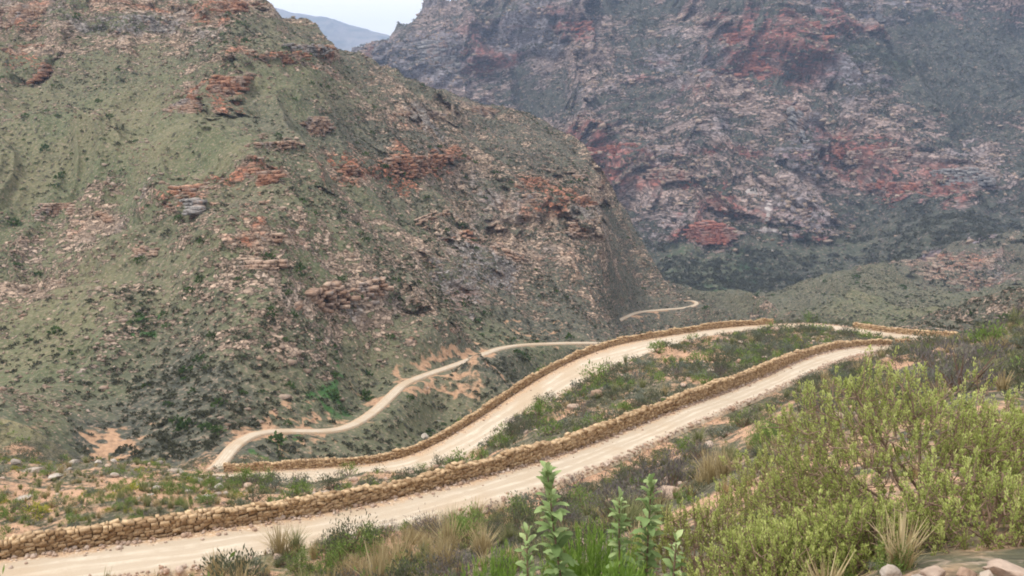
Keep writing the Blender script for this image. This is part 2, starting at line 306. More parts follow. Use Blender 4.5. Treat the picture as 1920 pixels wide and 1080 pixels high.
for n_, (x, y, z, rx, rz, s) in enumerate(CLIFF):
    h = rz*1.1; i0, i1 = np.searchsorted(Yg[:, 0], [y-3*rx-6*rz, y+3*rx+8*rz]); a0, a1 = np.searchsorted(av, [(x-2.2*rx)/y, (x+2.2*rx)/y])
    if y < 115 or i1 <= i0 or a1 <= a0: continue
    sl = (slice(i0, i1), slice(a0, a1)); X, Y, Z = XW[sl], Yg[sl], Zg[sl]
    k = max(h*.9, 1.5)
    q = (Z-z+(fbm(X/(k*2.5), Y/(k*6), 3, 500+n_)-.5)*h*1.6)/h
    up = sstep(-1, .6, q)*.35+.65*sstep(-1, -.1, q+.35*(vn2(X/(k*.8), Z/(k*.7), 520+n_)-.5)); down = np.exp(-np.maximum(q-1, 0)/2.6)
    lat = 1-sstep(.75, 1.35, np.abs(X-x)/rx+(vn2(X/k, Y*0+n_, 510)-.5)*.5)
    NY[sl] -= (.75*h*min(s, 1.1)*up*down*lat*(1+.35*(vn2(X/(k*1.1), Z/(k*2.5), 530+n_)-.5))).astype(np.float32)
PX = Xg+NX; PY = Yg+NY; PZ = Zg
GY = Yg[:, 0]
def ground(x, y):
    """height of the finished land at a plan position"""
    fi = np.clip(np.searchsorted(GY, y)-1, 0, NB-2); a = x/y; fj = np.clip(np.searchsorted(av, a)-1, 0, NA-2)
    ty = (y-GY[fi])/(GY[fi+1]-GY[fi]); ta = (a-av[fj])/(av[fj+1]-av[fj])
    return ((Zg[fi, fj]*(1-ta)+Zg[fi, fj+1]*ta)*(1-ty)+(Zg[fi+1, fj]*(1-ta)+Zg[fi+1, fj+1]*ta)*ty)

# ---------------------------------------------------------------- mesh plumbing
def mesh_np(name, V, Fq, mats=(), attrs=None, smooth=False, fmat=None):
    """V (n,3), Fq (m,k) all faces with k corners"""
    me = bpy.data.meshes.new(name); V = np.ascontiguousarray(V, np.float32); Fq = np.ascontiguousarray(Fq, np.int32)
    k = Fq.shape[1]; me.vertices.add(len(V)); me.vertices.foreach_set('co', V.ravel())
    me.loops.add(Fq.size); me.loops.foreach_set('vertex_index', Fq.ravel())
    me.polygons.add(len(Fq)); me.polygons.foreach_set('loop_start', np.arange(0, Fq.size, k, dtype=np.int32))
    try: me.polygons.foreach_set('loop_total', np.full(len(Fq), k, np.int32))
    except Exception: pass
    if smooth: me.polygons.foreach_set('use_smooth', np.ones(len(Fq), bool))
    if fmat is not None: me.polygons.foreach_set('material_index', np.ascontiguousarray(fmat, np.int32))
    for m in mats: me.materials.append(m)
    for nm, arr in (attrs or {}).items():
        at_ = me.attributes.new(nm, 'FLOAT', 'POINT'); at_.data.foreach_set('value', np.ascontiguousarray(arr, np.float32).ravel())
    me.update(calc_edges=True); return me
def link(name, me, parent=None, **props):
    o = bpy.data.objects.new(name, me); COL.objects.link(o)
    if parent: o.parent = parent
    for k, v in props.items(): o[k] = v
    return o
def tag(o, label=None, category=None, group=None, kind=None):
    for k, v in (('label', label), ('category', category), ('group', group), ('kind', kind)):
        if v: o[k] = v
    return o

# ---------------------------------------------------------------- materials
class NT:
    def __init__(s, name):
        s.m = bpy.data.materials.new(name); s.m.use_nodes = True; s.t = s.m.node_tree; s.t.nodes.clear()
        s.out = s.t.nodes.new('ShaderNodeOutputMaterial')
    def n(s, typ, ins=None, **kw):
        nd = s.t.nodes.new('ShaderNode'+typ)
        for k, v in kw.items(): setattr(nd, k, v)
        for k, v in (ins or {}).items():
            if isinstance(v, (bpy.types.NodeSocket,)): s.t.links.new(v, nd.inputs[k])
            elif isinstance(v, bpy.types.Node): s.t.links.new(v.outputs[0], nd.inputs[k])
            else: nd.inputs[k].default_value = v
        return nd
    def math(s, op, a, b=0., c=0., clamp=False):
        return s.n('Math', {0: a, 1: b, 2: c}, operation=op, use_clamp=clamp).outputs[0]
    def noise(s, vec, scale, detail=4, rough=.55, dist=0.):
        return s.n('TexNoise', {'Vector': vec, 'Scale': scale, 'Detail': detail, 'Roughness': rough, 'Distortion': dist}).outputs[0]
    def mapr(s, x, a, b, c=0., d=1., smooth=True):
        return s.n('MapRange', {0: x, 1: a, 2: b, 3: c, 4: d}, interpolation_type='SMOOTHSTEP' if smooth else 'LINEAR').outputs[0]
    def mix(s, f, a, b, typ='MIX'):
        nd = s.t.nodes.new('ShaderNodeMix'); nd.data_type = 'RGBA'; nd.blend_type = typ
        for i, v in ((0, f), (6, a), (7, b)):
            if isinstance(v, bpy.types.NodeSocket): s.t.links.new(v, nd.inputs[i])
            else: nd.inputs[i].default_value = v if i == 0 else (*v[:3], 1)
        return nd.outputs[2]
    def attr(s, name): return s.n('Attribute', attribute_name=name).outputs['Fac']
    def pos(s): return s.n('NewGeometry').outputs['Position']
    def scale(s, v, x, y, z): return s.n('VectorMath', {0: v, 1: (x, y, z)}, operation='MULTIPLY').outputs[0]
    def bump(s, h, strength, dist):
        return s.n('Bump', {'Height': h, 'Strength': strength, 'Distance': dist}).outputs[0]
    def diffuse(s, col, nrm=None, rough=.95, spec=.15):
        i = {'Base Color': col, 'Roughness': rough, 'Specular IOR Level': spec}
        if nrm is not None: i['Normal'] = nrm
        b = s.n('BsdfPrincipled', i); s.t.links.new(b.outputs[0], s.out.inputs[0]); return s.m

def land_material(name, S, vegA, vegB, dryc, tan, redc, greyc, soilc, lushc, spot=0.5, rk=(.135, .42)):
    """S = size in metres of the smallest stones this land shows"""
    t = NT(name); p = t.pos(); sp = t.scale(p, 1/S, 1/S, 1/S)
    pw = t.n('VectorMath', {0: p, 1: t.scale(t.n('TexNoise', {'Vector': p, 'Scale': .03/S, 'Detail': 3}).outputs['Color'], 9*S, 9*S, 13*S)}, operation='ADD').outputs[0]
    if S > 2: pw = t.n('VectorMath', {0: pw, 1: t.scale(t.n('TexNoise', {'Vector': p, 'Scale': .006/S, 'Detail': 2}).outputs['Color'], 20*S, 20*S, 62*S)}, operation='ADD').outputs[0]
    strat = t.scale(pw, *((.45/S, .45/S, 1.5/S) if S < 2 else (.30/S, .30/S, 1.9/S)))                      # bedding: wide and flat
    nA = t.noise(strat, .10, 5, .6); nB = t.noise(strat, .42, 4, .65); nD = t.noise(t.scale(p, 1/S, 1/S, 1.6/S), .75, 3, .7)
    nC = t.noise(sp, .035, 4, .6); nV = t.noise(sp, .30, 4, .7)
    vor = t.n('TexVoronoi', {'Vector': strat, 'Scale': 1.1, 'Randomness': 1.}, feature='F1')
    vcol = t.n('SeparateColor', {0: vor.outputs['Color']}).outputs[0]
    crk = t.n('TexVoronoi', {'Vector': strat, 'Scale': 1.1}, feature='DISTANCE_TO_EDGE').outputs[0]
    rock, red, grey, lush, soil, dry, scree = [t.attr(k) for k in ('rock', 'red', 'grey', 'lush', 'soil', 'dry', 'scree')]
    nz = t.math('ADD', t.math('MULTIPLY', t.math('SUBTRACT', nA, .5), 1.0), t.math('MULTIPLY', t.math('SUBTRACT', nB, .5), 1.25))
    nz = t.math('ADD', nz, t.math('MULTIPLY', t.math('SUBTRACT', nD, .5), .9))
    rm_ = t.mapr(t.math('ADD', t.math('MULTIPLY_ADD', rock, rk[1], rk[0]), nz), .47, .56)
    st = t.n('TexVoronoi', {'Vector': sp, 'Scale': .62}, feature='F1')
    sr = t.n('SeparateColor', {0: st.outputs['Color']})
    thr = t.math('MULTIPLY', sr.outputs[0], t.math('ADD', .08, t.math('MULTIPLY', rock, spot)))
    stone = t.math('LESS_THAN', st.outputs['Distance'], thr)
    stone = t.math('MULTIPLY', stone, t.math('GREATER_THAN', sr.outputs[1], .4))
    rmask = t.math('MAXIMUM', rm_, stone)
    n2 = t.noise(strat, .16, 5, .7)
    redm = t.mapr(t.math('ADD', red, t.math('MULTIPLY', t.math('SUBTRACT', n2, .5), 2.4)), .30, 1.15, 0, .85)
    grm = t.mapr(t.math('ADD', grey, t.math('MULTIPLY', t.math('SUBTRACT', nC, .5), 2.0)), .25, .95, 0, .9)
    tanv = t.mix(vcol, [c*.50 for c in tan], [min(1, c*1.5) for c in tan])
    redv = t.mix(vcol, [c*.50 for c in redc], [c*1.5 for c in redc])
    greyv = t.mix(vcol, [c*.6 for c in greyc], [c*1.35 for c in greyc])
    rc = t.mix(grm, tanv, greyv); rc = t.mix(redm, rc, redv)
    rc = t.mix(t.mapr(nD, .35, .6, .45, 0), rc, [c*.28 for c in tan])
    rc = t.mix(t.mapr(crk, 0, .13, .8, 0), rc, [c*.2 for c in tan])
    fine = t.noise(sp, 1.3, 3, .7)
    veg = t.mix(t.mapr(nV, .36, .66), vegA, vegB)
    vd = t.mix(t.mapr(nC, .35, .65), dryc, [dryc[0]*.72, dryc[1]*.84, dryc[2]*.8])
    veg = t.mix(t.math('MULTIPLY', dry, t.mapr(nV, .25, .6, .45, 1.), clamp=True), veg, vd)
    shv = t.n('TexVoronoi', {'Vector': t.scale(p, 1/S, 1/S, .7/S), 'Scale': .55}, feature='F1')
    shr = shv.outputs['Distance']; sgt = t.n('SeparateColor', {0: shv.outputs['Color']}).outputs[0]
    veg = t.mix(t.math('MULTIPLY', t.mapr(shr, .15, .45, .8, 0), t.mapr(sgt, .3, .9)), veg, [c*.5 for c in vegA])
    veg = t.mix(t.mapr(fine, .52, .68, 0, .75), veg, [c*.8 for c in tan])
    veg = t.mix(t.mapr(t.math('ADD', lush, t.math('MULTIPLY', t.math('SUBTRACT', nB, .5), 1.8)), .35, .8, 0, .9), veg, t.mix(nV, lushc, [c*1.7 for c in lushc]))
    sm = t.mapr(t.math('ADD', soil, t.math('MULTIPLY', t.math('SUBTRACT', nV, .5), 1.7)), .45, .85)
    sc = t.mix(fine, [c*.72 for c in soilc], [min(1, c*1.2) for c in soilc])
    veg = t.mix(sm, veg, sc)
    c = t.mix(rmask, veg, rc)
    scm = t.mapr(t.math('ADD', scree, t.math('MULTIPLY', t.math('SUBTRACT', nB, .5), 2.2)), .35, .6)
    c = t.mix(scm, c, t.mix(vcol, [.20, .17, .16], [.48, .43, .40]))
    c = t.mix(t.mapr(fine, .25, .6, .30, 0.), c, (0.03, .03, .022))
    h = t.math('ADD', t.math('MULTIPLY', rmask, .8), t.math('MULTIPLY', fine, .5))
    h = t.math('ADD', h, t.math('MULTIPLY', t.math('MULTIPLY', vcol, rmask), 1.1))
    h = t.math('ADD', h, t.math('MULTIPLY', t.mapr(shr, .1, .5, 1, 0), .35))
    return t.diffuse(c, t.bump(h, 1., S*1.0))
TAN = (.37, .275, .205); RED = (.38, .14, .075); GREY = (.26, .245, .235); SOIL = (.42, .265, .165)
m_near = land_material('stony_ground', .22, (.075, .075, .05), (.15, .14, .085), (.30, .25, .13), (.44, .34, .26), (.38, .21, .13), (.33, .30, .27), (.50, .31, .20), (.07, .12, .03))
m_mid = land_material('slope_ground', 1.0, (.062, .066, .052), (.118, .118, .086), (.158, .152, .086), TAN, RED, GREY, SOIL, (.035, .085, .025))
m_far = land_material('mountain_ground', 3.6, (.034, .040, .032), (.068, .074, .055), (.12, .12, .07), (.30, .225, .195), (.23, .068, .05), (.205, .195, .215), (.40, .30, .20), (.03, .065, .025), spot=.4, rk=(.14, .46))

def road_material():
    t = NT('dust_road'); p = t.pos(); x = t.attr('across'); s = t.attr('along'); edge = t.attr('verge')
    w = t.noise(t.n('CombineXYZ', {0: t.math('MULTIPLY', x, .35), 1: t.math('MULTIPLY', s, .035)}).outputs[0], 4., 4, .6)
    st = t.noise(t.n('CombineXYZ', {0: t.math('MULTIPLY', x, 9.), 1: t.math('MULTIPLY', s, .10)}).outputs[0], 1., 4, .6)
    xx = t.math('ADD', x, t.math('MULTIPLY', t.math('SUBTRACT', w, .5), .8))
    def trk(c, wd): return t.math('SUBTRACT', 1., t.mapr(t.math('ABSOLUTE', t.math('SUBTRACT', xx, c)), 0, wd), clamp=True)
    tr = t.math('MAXIMUM', t.math('MAXIMUM', trk(-.28, .17), trk(.16, .15)), trk(.56, .17))
    n = t.noise(p, .9, 5, .65); g = t.noise(p, 14., 3, .7); big = t.noise(p, .18, 3, .5)
    c = t.mix(t.math('MULTIPLY', tr, t.mapr(n, .35, .65, .15, .9), clamp=True), (.42, .35, .265), (.56, .49, .39))
    c = t.mix(t.mapr(st, .5, .8, 0, .35), c, (.33, .26, .18)); c = t.mix(t.mapr(st, .5, .2, 0, .3), c, (.54, .48, .39))
    c = t.mix(t.mapr(big, .46, .64, 0, .75), c, (.40, .31, .215))
    e = t.math('ADD', t.math('ABSOLUTE', t.math('SUBTRACT', x, .17)), t.math('MULTIPLY', t.math('SUBTRACT', n, .5), 1.1))
    c = t.mix(t.mapr(e, .66, 1.0), c, t.mix(t.mapr(g, .35, .65), (.34, .22, .13), (.54, .39, .26)))
    pb = t.n('TexVoronoi', {'Vector': p, 'Scale': 5.5}, feature='F1')
    pm = t.math('MULTIPLY', t.math('LESS_THAN', pb.outputs['Distance'], t.mapr(e, .5, 1., .12, .36)), t.mapr(e, .45, .9))
    c = t.mix(pm, c, t.mix(t.n('SeparateColor', {0: pb.outputs['Color']}).outputs[0], (.36, .24, .15), (.68, .56, .43)))
    c = t.mix(t.mapr(g, .3, .7, .12, 0), c, (.25, .18, .12))
    h = t.math('ADD', t.math('MULTIPLY', g, .25), t.math('ADD', t.math('MULTIPLY', pm, .5), t.math('MULTIPLY', tr, -.5)))
    return t.diffuse(c, t.bump(h, .6, .08))
m_road = road_material()
def stone_material(name, lo, hi, extra, k=1.):
    t = NT(name); p = t.pos(); v = t.attr('tint')
    n = t.noise(p, 6.*k, 4, .65); g = t.noise(p, 1.3*k, 3, .6)
    c = t.mix(v, lo, hi); c = t.mix(t.mapr(g, .45, .72, 0, .7), c, extra); c = t.mix(t.mapr(n, .25, .75, .45, 0), c, [x*.35 for x in lo])
    return t.diffuse(c, t.bump(n, .7, .05/k))
m_wall = stone_material('sandstone_masonry', (.27, .17, .09), (.66, .48, .29), (.50, .36, .23))
m_mortar = stone_material('wall_core', (.16, .10, .055), (.20, .13, .07), (.15, .1, .06))
m_boulder = stone_material('boulder_stone', (.34, .235, .17), (.54, .44, .36), (.42, .26, .17))
m_pale = stone_material('pale_stone', (.30, .26, .22), (.50, .45, .39), (.42, .31, .22))
m_scree = stone_material('slope_stone', (.18, .13, .095), (.42, .33, .26), (.28, .17, .115), .25)

# ---------------------------------------------------------------- land meshes
print('land')
def sheet(name, mat, r0, r1):
    vid = np.arange((r1-r0)*NA).reshape(r1-r0, NA)
    V = np.stack([PX[r0:r1], PY[r0:r1], PZ[r0:r1]], -1).reshape(-1, 3)
    Fq = np.stack([vid[:-1, :-1], vid[:-1, 1:], vid[1:, 1:], vid[1:, :-1]], -1).reshape(-1, 4)
    me = mesh_np(name, V, Fq, [mat], {k: ATT[k][r0:r1] for k in ATT}, smooth=True)
    return tag(link(name, me), kind='structure')
rA = int(np.searchsorted(GY, 124)); rB = int(np.searchsorted(GY, 730))
sheet('ground', m_near, 0, rA+1); sheet('hillside', m_mid, rA, rB+1); sheet('mountain', m_far, rB, NB)
# a wide plain base sheet far below everything, out to the horizon, and the ground behind the viewpoint
# faraway range closing the valley
nu, nw = 420, 150
uu = np.linspace(-3600, 200, nu); ww = np.linspace(0, 1, nw); UU, WW = np.meshgrid(uu, ww)
prof = np.interp(UU, [-3600, -2400, -2030, -1950, -1800, -1650, -1500, -1380, -1200, -1050, -900, -300, 200], [600, 640, 735, 748, 742, 700, 676, 655, 610, 560, 530, 500, 420])
n_ = fbm(UU/300, WW*3, 5, 301, .5, True)-.5
ZZ = -380+(prof+380)*(1-(1-np.clip(WW/.8, 0, 1))**1.6)+n_*130*np.sin(np.clip(WW/.8, 0, 1)*math.pi)**.7+(fbm(UU/120, WW*2, 4, 305)-.5)*26
ZZ -= np.clip((WW-.8)/.2, 0, 1)**1.5*500
YY = 5600+WW*1900+(fbm(UU/400, WW*2, 3, 303)-.5)*300
vid = np.arange(nu*nw).reshape(nw, nu)
Fq = np.stack([vid[:-1, :-1], vid[:-1, 1:], vid[1:, 1:], vid[1:, :-1]], -1).reshape(-1, 4)
t = NT('far_range'); p = t.pos(); n__ = t.noise(t.scale(p, 1, 1, 3), .006, 5, .6); c = t.mix(t.mapr(n__, .35, .65), (.07, .08, .06), (.22, .19, .16))
tag(link('distant_mountain', mesh_np('distant_mountain', np.stack([UU, YY, ZZ], -1).reshape(-1, 3), Fq, [t.diffuse(c)], smooth=True)), kind='structure')
# base terrain to the horizon (one coarse sheet well below the relief)
t = NT('base_scrub'); c = t.mix(t.noise(t.pos(), .01, 5, .6), (.06, .07, .05), (.16, .15, .10)); m_base = t.diffuse(c)
q = np.array([[-9000, -3000, -420], [9000, -3000, -420], [9000, 8600, -420], [-9000, 8600, -420]], float)
tag(link('terrain', mesh_np('terrain', q, np.array([[0, 1, 2, 3]]), [m_base])), kind='structure')

# ---------------------------------------------------------------- roads
def ribbon(name, A, B, lift, crown=.05, mat=m_road, m=17):
    A = np.array(A); B = np.array(B); s = np.r_[0, np.cumsum(np.linalg.norm(np.diff((A+B)/2, axis=0), axis=1))]
    k = np.linspace(-1.06, 1.06, m)
    W = (k+1)/2; P = A[:, None]*(1-W)[None, :, None]+B[:, None]*W[None, :, None]
    kk = np.broadcast_to(k, P.shape[:2]); ss = np.broadcast_to(s[:, None], P.shape[:2])
    P = P.copy(); P[..., 2] += lift+crown*(1-kk**2)-.025*(np.exp(-((kk+.42)/.1)**2)+np.exp(-((kk-.02)/.1)**2)+np.exp(-((kk-.44)/.1)**2))
    P[..., 2] += (fbm(P[..., 0]*1.3, P[..., 1]*1.3, 3, 401)-.5)*.07
    P[:, 0, 2] -= .35; P[:, -1, 2] -= .35
    n_ = len(A); vid = np.arange(n_*m).reshape(n_, m); Fq = np.stack([vid[:-1, :-1], vid[:-1, 1:], vid[1:, 1:], vid[1:, :-1]], -1).reshape(-1, 4)[:, ::-1]
    me = mesh_np(name, P.reshape(-1, 3), Fq, [mat], {'across': kk, 'along': ss}, smooth=True)
    return tag(link(name, me), kind='structure')
ribbon('upper_road', A1, B1, .0); ribbon('middle_road', A2, B2, .0); ribbon('lower_road', A3, B3, -.1); ribbon('valley_road', A4, B4, -.1)

# ---------------------------------------------------------------- dry-stone walls
c3 = np.array([[i, j, k] for i in (-1, 0, 1) for j in (-1, 0, 1) for k in (-1, 0, 1) if (i, j, k) != (0, 0, 0)], float)
idx = {tuple(c.astype(int)): n for n, c in enumerate(c3)}
SF = []
for ax in range(3):
    o1, o2 = [a for a in range(3) if a != ax]
    for s in (-1, 1):
        for i in (-1, 0):
            for j in (-1, 0):
                q = []
                for di, dj in ((0, 0), (1, 0), (1, 1), (0, 1)):
                    c = [0, 0, 0]; c[ax] = s; c[o1] = i+di; c[o2] = j+dj; q.append(idx[tuple(c)])
                SF.append(q if (s > 0) ^ (ax == 1) else q[::-1])
SF = np.array(SF)
ln = np.abs(c3).sum(1); BOX = c3*np.where(ln == 3, .93, np.where(ln == 2, .98, 1.))[:, None]
BOX8 = np.array([[i, j, k] for i in (-1, 1) for j in (-1, 1) for k in (-1, 1)], float); SF8 = np.array([(0, 1, 3, 2), (4, 6, 7, 5), (0, 4, 5, 1), (2, 3, 7, 6), (0, 2, 6, 4), (1, 5, 7, 3)])
def wall(name, base, height, thick, label, hs=((0, 1), (1, 1)), off=.0, stone=.25, seed=1):
    r = np.random.default_rng(seed); P = np.array(base)
    s = np.r_[0, np.cumsum(np.linalg.norm(np.diff(P[:, :2], axis=0), axis=1))]; Lg = s[-1]
    def pos(x): return np.array([np.interp(x, s, P[:, k]) for k in range(3)])
    Vs, Fs, Tn = [], [], []; n0 = 0
    def put(x, yoff, z, l, d, h, tint):
        nonlocal n0
        c = pos(x); e = pos(min(x+.3, Lg))-pos(max(x-.3, 0)); e[2] = 0; e /= np.linalg.norm(e); nrm = np.array([e[1], -e[0], 0])
        b = BOX8*r.uniform(.78, 1.06, BOX8.shape)
        yaw = r.normal(0, .04); tilt = r.normal(0, .16); q = b*np.array([l/2, d/2, h/2])
        qx = q[:, 0]*math.cos(tilt)-q[:, 2]*math.sin(tilt); qz = q[:, 0]*math.sin(tilt)+q[:, 2]*math.cos(tilt)
        V = c+e*qx[:, None]+nrm*((q[:, 1]+yoff+qx*yaw)[:, None])+np.array([0, 0, 1])*((qz+z)[:, None])
        Vs.append(V); Fs.append(SF8+n0); n0 += len(V); Tn.append(np.full(len(V), tint))
    hprof = lambda x: .92*height*np.interp(x/Lg, [h_[0] for h_ in hs], [h_[1] for h_ in hs])*(1+.16*(float(vn2(np.array([x/7.]), np.array([.5]), seed))-.5)*2+.17*(float(vn2(np.array([x/1.3]), np.array([3.5]), seed))-.5)*2)
    z = -.08; course = 0
    while z < height*1.9:
        ch = r.uniform(.13, .24)*stone/.36; x = r.uniform(0, .3)
        while x < Lg:
            l = r.uniform(.45, 1.7)*stone; H = hprof(x)
            if z+ch*.5 < H:
                t_ = np.clip(r.beta(1.1, 1.2), 0, 1); hh = ch*r.uniform(.8, 1.35)
                top = z+ch*1.6 > H
                put(x+l/2, off-thick*.24+r.normal(0, .018), z+ch/2+r.normal(0, .03), l*.97, thick*.55*(1.15 if top else 1), hh, t_)
                put(x+l/2+.1, off+thick*.24+r.normal(0, .018), z+ch/2+r.normal(0, .03), l*.97, thick*.55*(1.15 if top else 1), hh*r.uniform(.9, 1.1), np.clip(t_+r.normal(0, .2), 0, 1))
                if top and r.random() < .33: put(x+l/2, off+r.normal(0, .08), z+ch*1.2, l*r.uniform(.5, .9), thick*r.uniform(.4, .8), ch*r.uniform(.6, 1.1), min(1, t_+.35))
            x += l
        z += ch*.93; course += 1
    me = mesh_np(name, np.vstack(Vs), np.vstack(Fs), [m_wall], {'tint': np.concatenate(Tn)}, smooth=False)
    o = tag(link(name, me), label, 'stone wall', kind='thing')
    # rubble heart
    k = max(2, int(Lg)); xs = np.linspace(.15, Lg-.15, k); V = []
    for x in xs:
        c = pos(x); e = pos(min(x+.3, Lg))-pos(max(x-.3, 0)); e[2] = 0; e /= np.linalg.norm(e); nrm = np.array([e[1], -e[0], 0]); H = hprof(x)*.86
        for a_, z_ in ((-.3, -.25), (.3, -.25), (.3, H), (-.3, H)): V.append(c+nrm*(off+a_*thick)+np.array([0, 0, z_]))
    V = np.array(V); Fq = []
    for i in range(k-1):
        for j in range(4): Fq.append((4*i+j, 4*i+(j+1) % 4, 4*i+4+(j+1) % 4, 4*i+4+j))
    me2 = mesh_np('rubble_core', V, np.array(Fq), [m_mortar], {'tint': np.full(len(V), .5)})
    link('rubble_core', me2, o); return o
print('walls')
def upto(A, u): 
    uu = pix(A[:, 0], A[:, 1], A[:, 2])[0]; return A[uu <= u]
def frm(A, u):
    uu = pix(A[:, 0], A[:, 1], A[:, 2])[0]; return A[uu >= u]
wall('dry_stone_wall', upto(A1, 1705), .68, .42, 'longest ochre dry stone wall, along the outer edge of the nearest dirt road', ((0, 1), (.33, 1.1), (.5, 1.5), (.68, 1.55), (.85, 1.1), (1, .9)), off=-.15, seed=11)
wall('dry_stone_wall', frm(upto(A2, 1452), 408), .80, .42, 'curving dry stone wall above the valley on the outer edge of the middle dirt road', off=-.15, seed=12)
wall('dry_stone_wall', frm(upto(A2, 1790), 1590), .66, .42, 'short dry stone wall by the far bend, beyond the shrubs at the right', off=-.15, seed=13)
# ---------------------------------------------------------------- plants and stones
print('plants')
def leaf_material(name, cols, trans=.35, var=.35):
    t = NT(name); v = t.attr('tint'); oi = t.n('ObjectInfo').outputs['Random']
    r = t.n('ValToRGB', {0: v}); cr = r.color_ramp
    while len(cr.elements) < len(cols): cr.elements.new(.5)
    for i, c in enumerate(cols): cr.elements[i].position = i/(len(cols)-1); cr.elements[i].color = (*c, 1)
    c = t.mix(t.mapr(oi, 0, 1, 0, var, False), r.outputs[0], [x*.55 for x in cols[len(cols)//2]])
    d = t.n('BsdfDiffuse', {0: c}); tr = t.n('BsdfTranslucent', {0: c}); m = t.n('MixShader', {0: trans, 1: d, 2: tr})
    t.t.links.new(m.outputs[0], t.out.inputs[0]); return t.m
MT = {
 'dark': leaf_material('dark_scrub_leaves', [(.065, .075, .048), (.135, .145, .09), (.23, .235, .15)]),
 'scrub': leaf_material('slope_scrub_leaves', [(.05, .055, .038), (.09, .093, .062), (.135, .13, .09)]),
 'thick': leaf_material('thicket_leaves', [(.045, .075, .03), (.075, .115, .042), (.12, .17, .065)]),
 'green': leaf_material('green_leaves', [(.08, .13, .035), (.18, .26, .07), (.32, .40, .14)]),
 'grey': leaf_material('grey_leaves', [(.10, .12, .09), (.19, .21, .16), (.30, .32, .25)]),
 'brown': leaf_material('twiggy_scrub', [(.085, .07, .068), (.175, .155, .15), (.28, .25, .225)]),
 'yellow': leaf_material('yellow_leaves', [(.14, .16, .03), (.32, .32, .06), (.50, .45, .08)]),
 'straw': leaf_material('dry_grass', [(.20, .15, .08), (.40, .32, .17), (.60, .50, .30)]),
 'ggrass': leaf_material('green_grass', [(.10, .12, .05), (.22, .24, .11), (.42, .38, .20)]),
 'hero': leaf_material('olive_bush_leaves', [(.11, .13, .045), (.36, .41, .12), (.72, .75, .30)], .45, var=.0),
 'needle': leaf_material('bright_needles', [(.07, .13, .02), (.16, .28, .045), (.32, .42, .11)], var=.0),
 'broad': leaf_material('pale_broad_leaves', [(.11, .17, .06), (.23, .32, .13), (.44, .52, .25)], .3, var=.0)}
t = NT('bark'); m_bark = t.diffuse(t.mix(t.noise(t.pos(), 30, 3), (.09, .055, .04), (.22, .15, .11)))
t = NT('red_bark'); m_rbark = t.diffuse(t.mix(t.noise(t.pos(), 40, 3), (.14, .09, .065), (.30, .21, .15)))

def unit(a): return a/np.maximum(np.linalg.norm(a, axis=-1, keepdims=True), 1e-9)
def cards(c, d, L, Wd, r, tint, base_w=.25, fold=0):
    """leaf-shaped quads: stalk end, widest, tip, widest"""
    n = len(c); d = unit(d); s = unit(np.cross(d, unit(r.normal(size=(n, 3))))); L = np.broadcast_to(L, n)[:, None]; Wd = np.broadcast_to(Wd, n)[:, None]
    V = np.stack([c, c+d*L*.5+s*Wd*.5, c+d*L, c+d*L*.5-s*Wd*.5], 1).reshape(-1, 3)
    return V, np.arange(4*n).reshape(-1, 4), np.repeat(tint, 4)
def tubes(segs, k=4):
    """segs: list of (p0, p1, r0, r1)"""
    if not len(segs): return np.zeros((0, 3)), np.zeros((0, 4), int), np.zeros(0)
    P0 = np.array([s[0] for s in segs]); P1 = np.array([s[1] for s in segs]); R0 = np.array([s[2] for s in segs]); R1 = np.array([s[3] for s in segs])
    d = unit(P1-P0); a = unit(np.cross(d, np.where(np.abs(d[:, 2:3]) > .9, [[1., 0, 0]], [[0, 0, 1.]]))); b = np.cross(d, a)
    an = np.arange(k)*2*math.pi/k; ring = np.cos(an)[None, :, None]*a[:, None]+np.sin(an)[None, :, None]*b[:, None]
    V = np.concatenate([P0[:, None]+ring*R0[:, None, None], P1[:, None]+ring*R1[:, None, None]], 1)
    f = np.array([(i, (i+1) % k, k+(i+1) % k, k+i) for i in range(k)]); n = len(segs)
    return V.reshape(-1, 3), (f[None]+(np.arange(n)*2*k)[:, None, None]).reshape(-1, 4), np.full(n*2*k, .5)
def cat(parts):
    Vs, Fs, Ts = [], [], []; n = 0
    for V, Fq, T_ in parts:
        Vs.append(V); Fs.append(Fq+n); Ts.append(T_); n += len(V)
    return np.concatenate(Vs), np.concatenate(Fs), np.concatenate(Ts)
def shrub(r, n, R=.5, H=.55, leaf=.07, clumps=16, upright=.5, ragged=.25, slim=.4):
    th = r.uniform(0, 2*math.pi, clumps); ph = np.arccos(r.uniform(.02, 1, clumps)); k = r.uniform(.45, 1., clumps)
    cc = np.stack([np.sin(ph)*np.cos(th)*R*k, np.sin(ph)*np.sin(th)*R*k, np.cos(ph)*H*k*.8+.12*H], 1)
    i = r.integers(0, clumps, n); off = r.normal(0, 1, (n, 3))*np.array([R, R, H*.9])*ragged*r.uniform(.5, 1.2, clumps)[i][:, None]
    c = cc[i]+off; c[:, 2] = np.abs(c[:, 2])
    d = unit(c+np.array([0, 0, .1]))*(1-upright)+np.array([0, 0, 1])*upright+r.normal(0, .35, (n, 3))
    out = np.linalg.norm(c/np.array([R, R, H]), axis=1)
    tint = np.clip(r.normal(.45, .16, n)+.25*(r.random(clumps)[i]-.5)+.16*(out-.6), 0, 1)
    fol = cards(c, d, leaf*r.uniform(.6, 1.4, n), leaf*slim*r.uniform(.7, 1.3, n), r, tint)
    seg = []
    for q in cc:
        m = q*.5+r.normal(0, .04*R, 3); m[2] = abs(m[2])*.8; seg += [(np.array([0, 0, -.08]), m, .018*R/.5, .012*R/.5), (m, q, .012*R/.5, .004)]
    return fol, tubes(seg, 3)
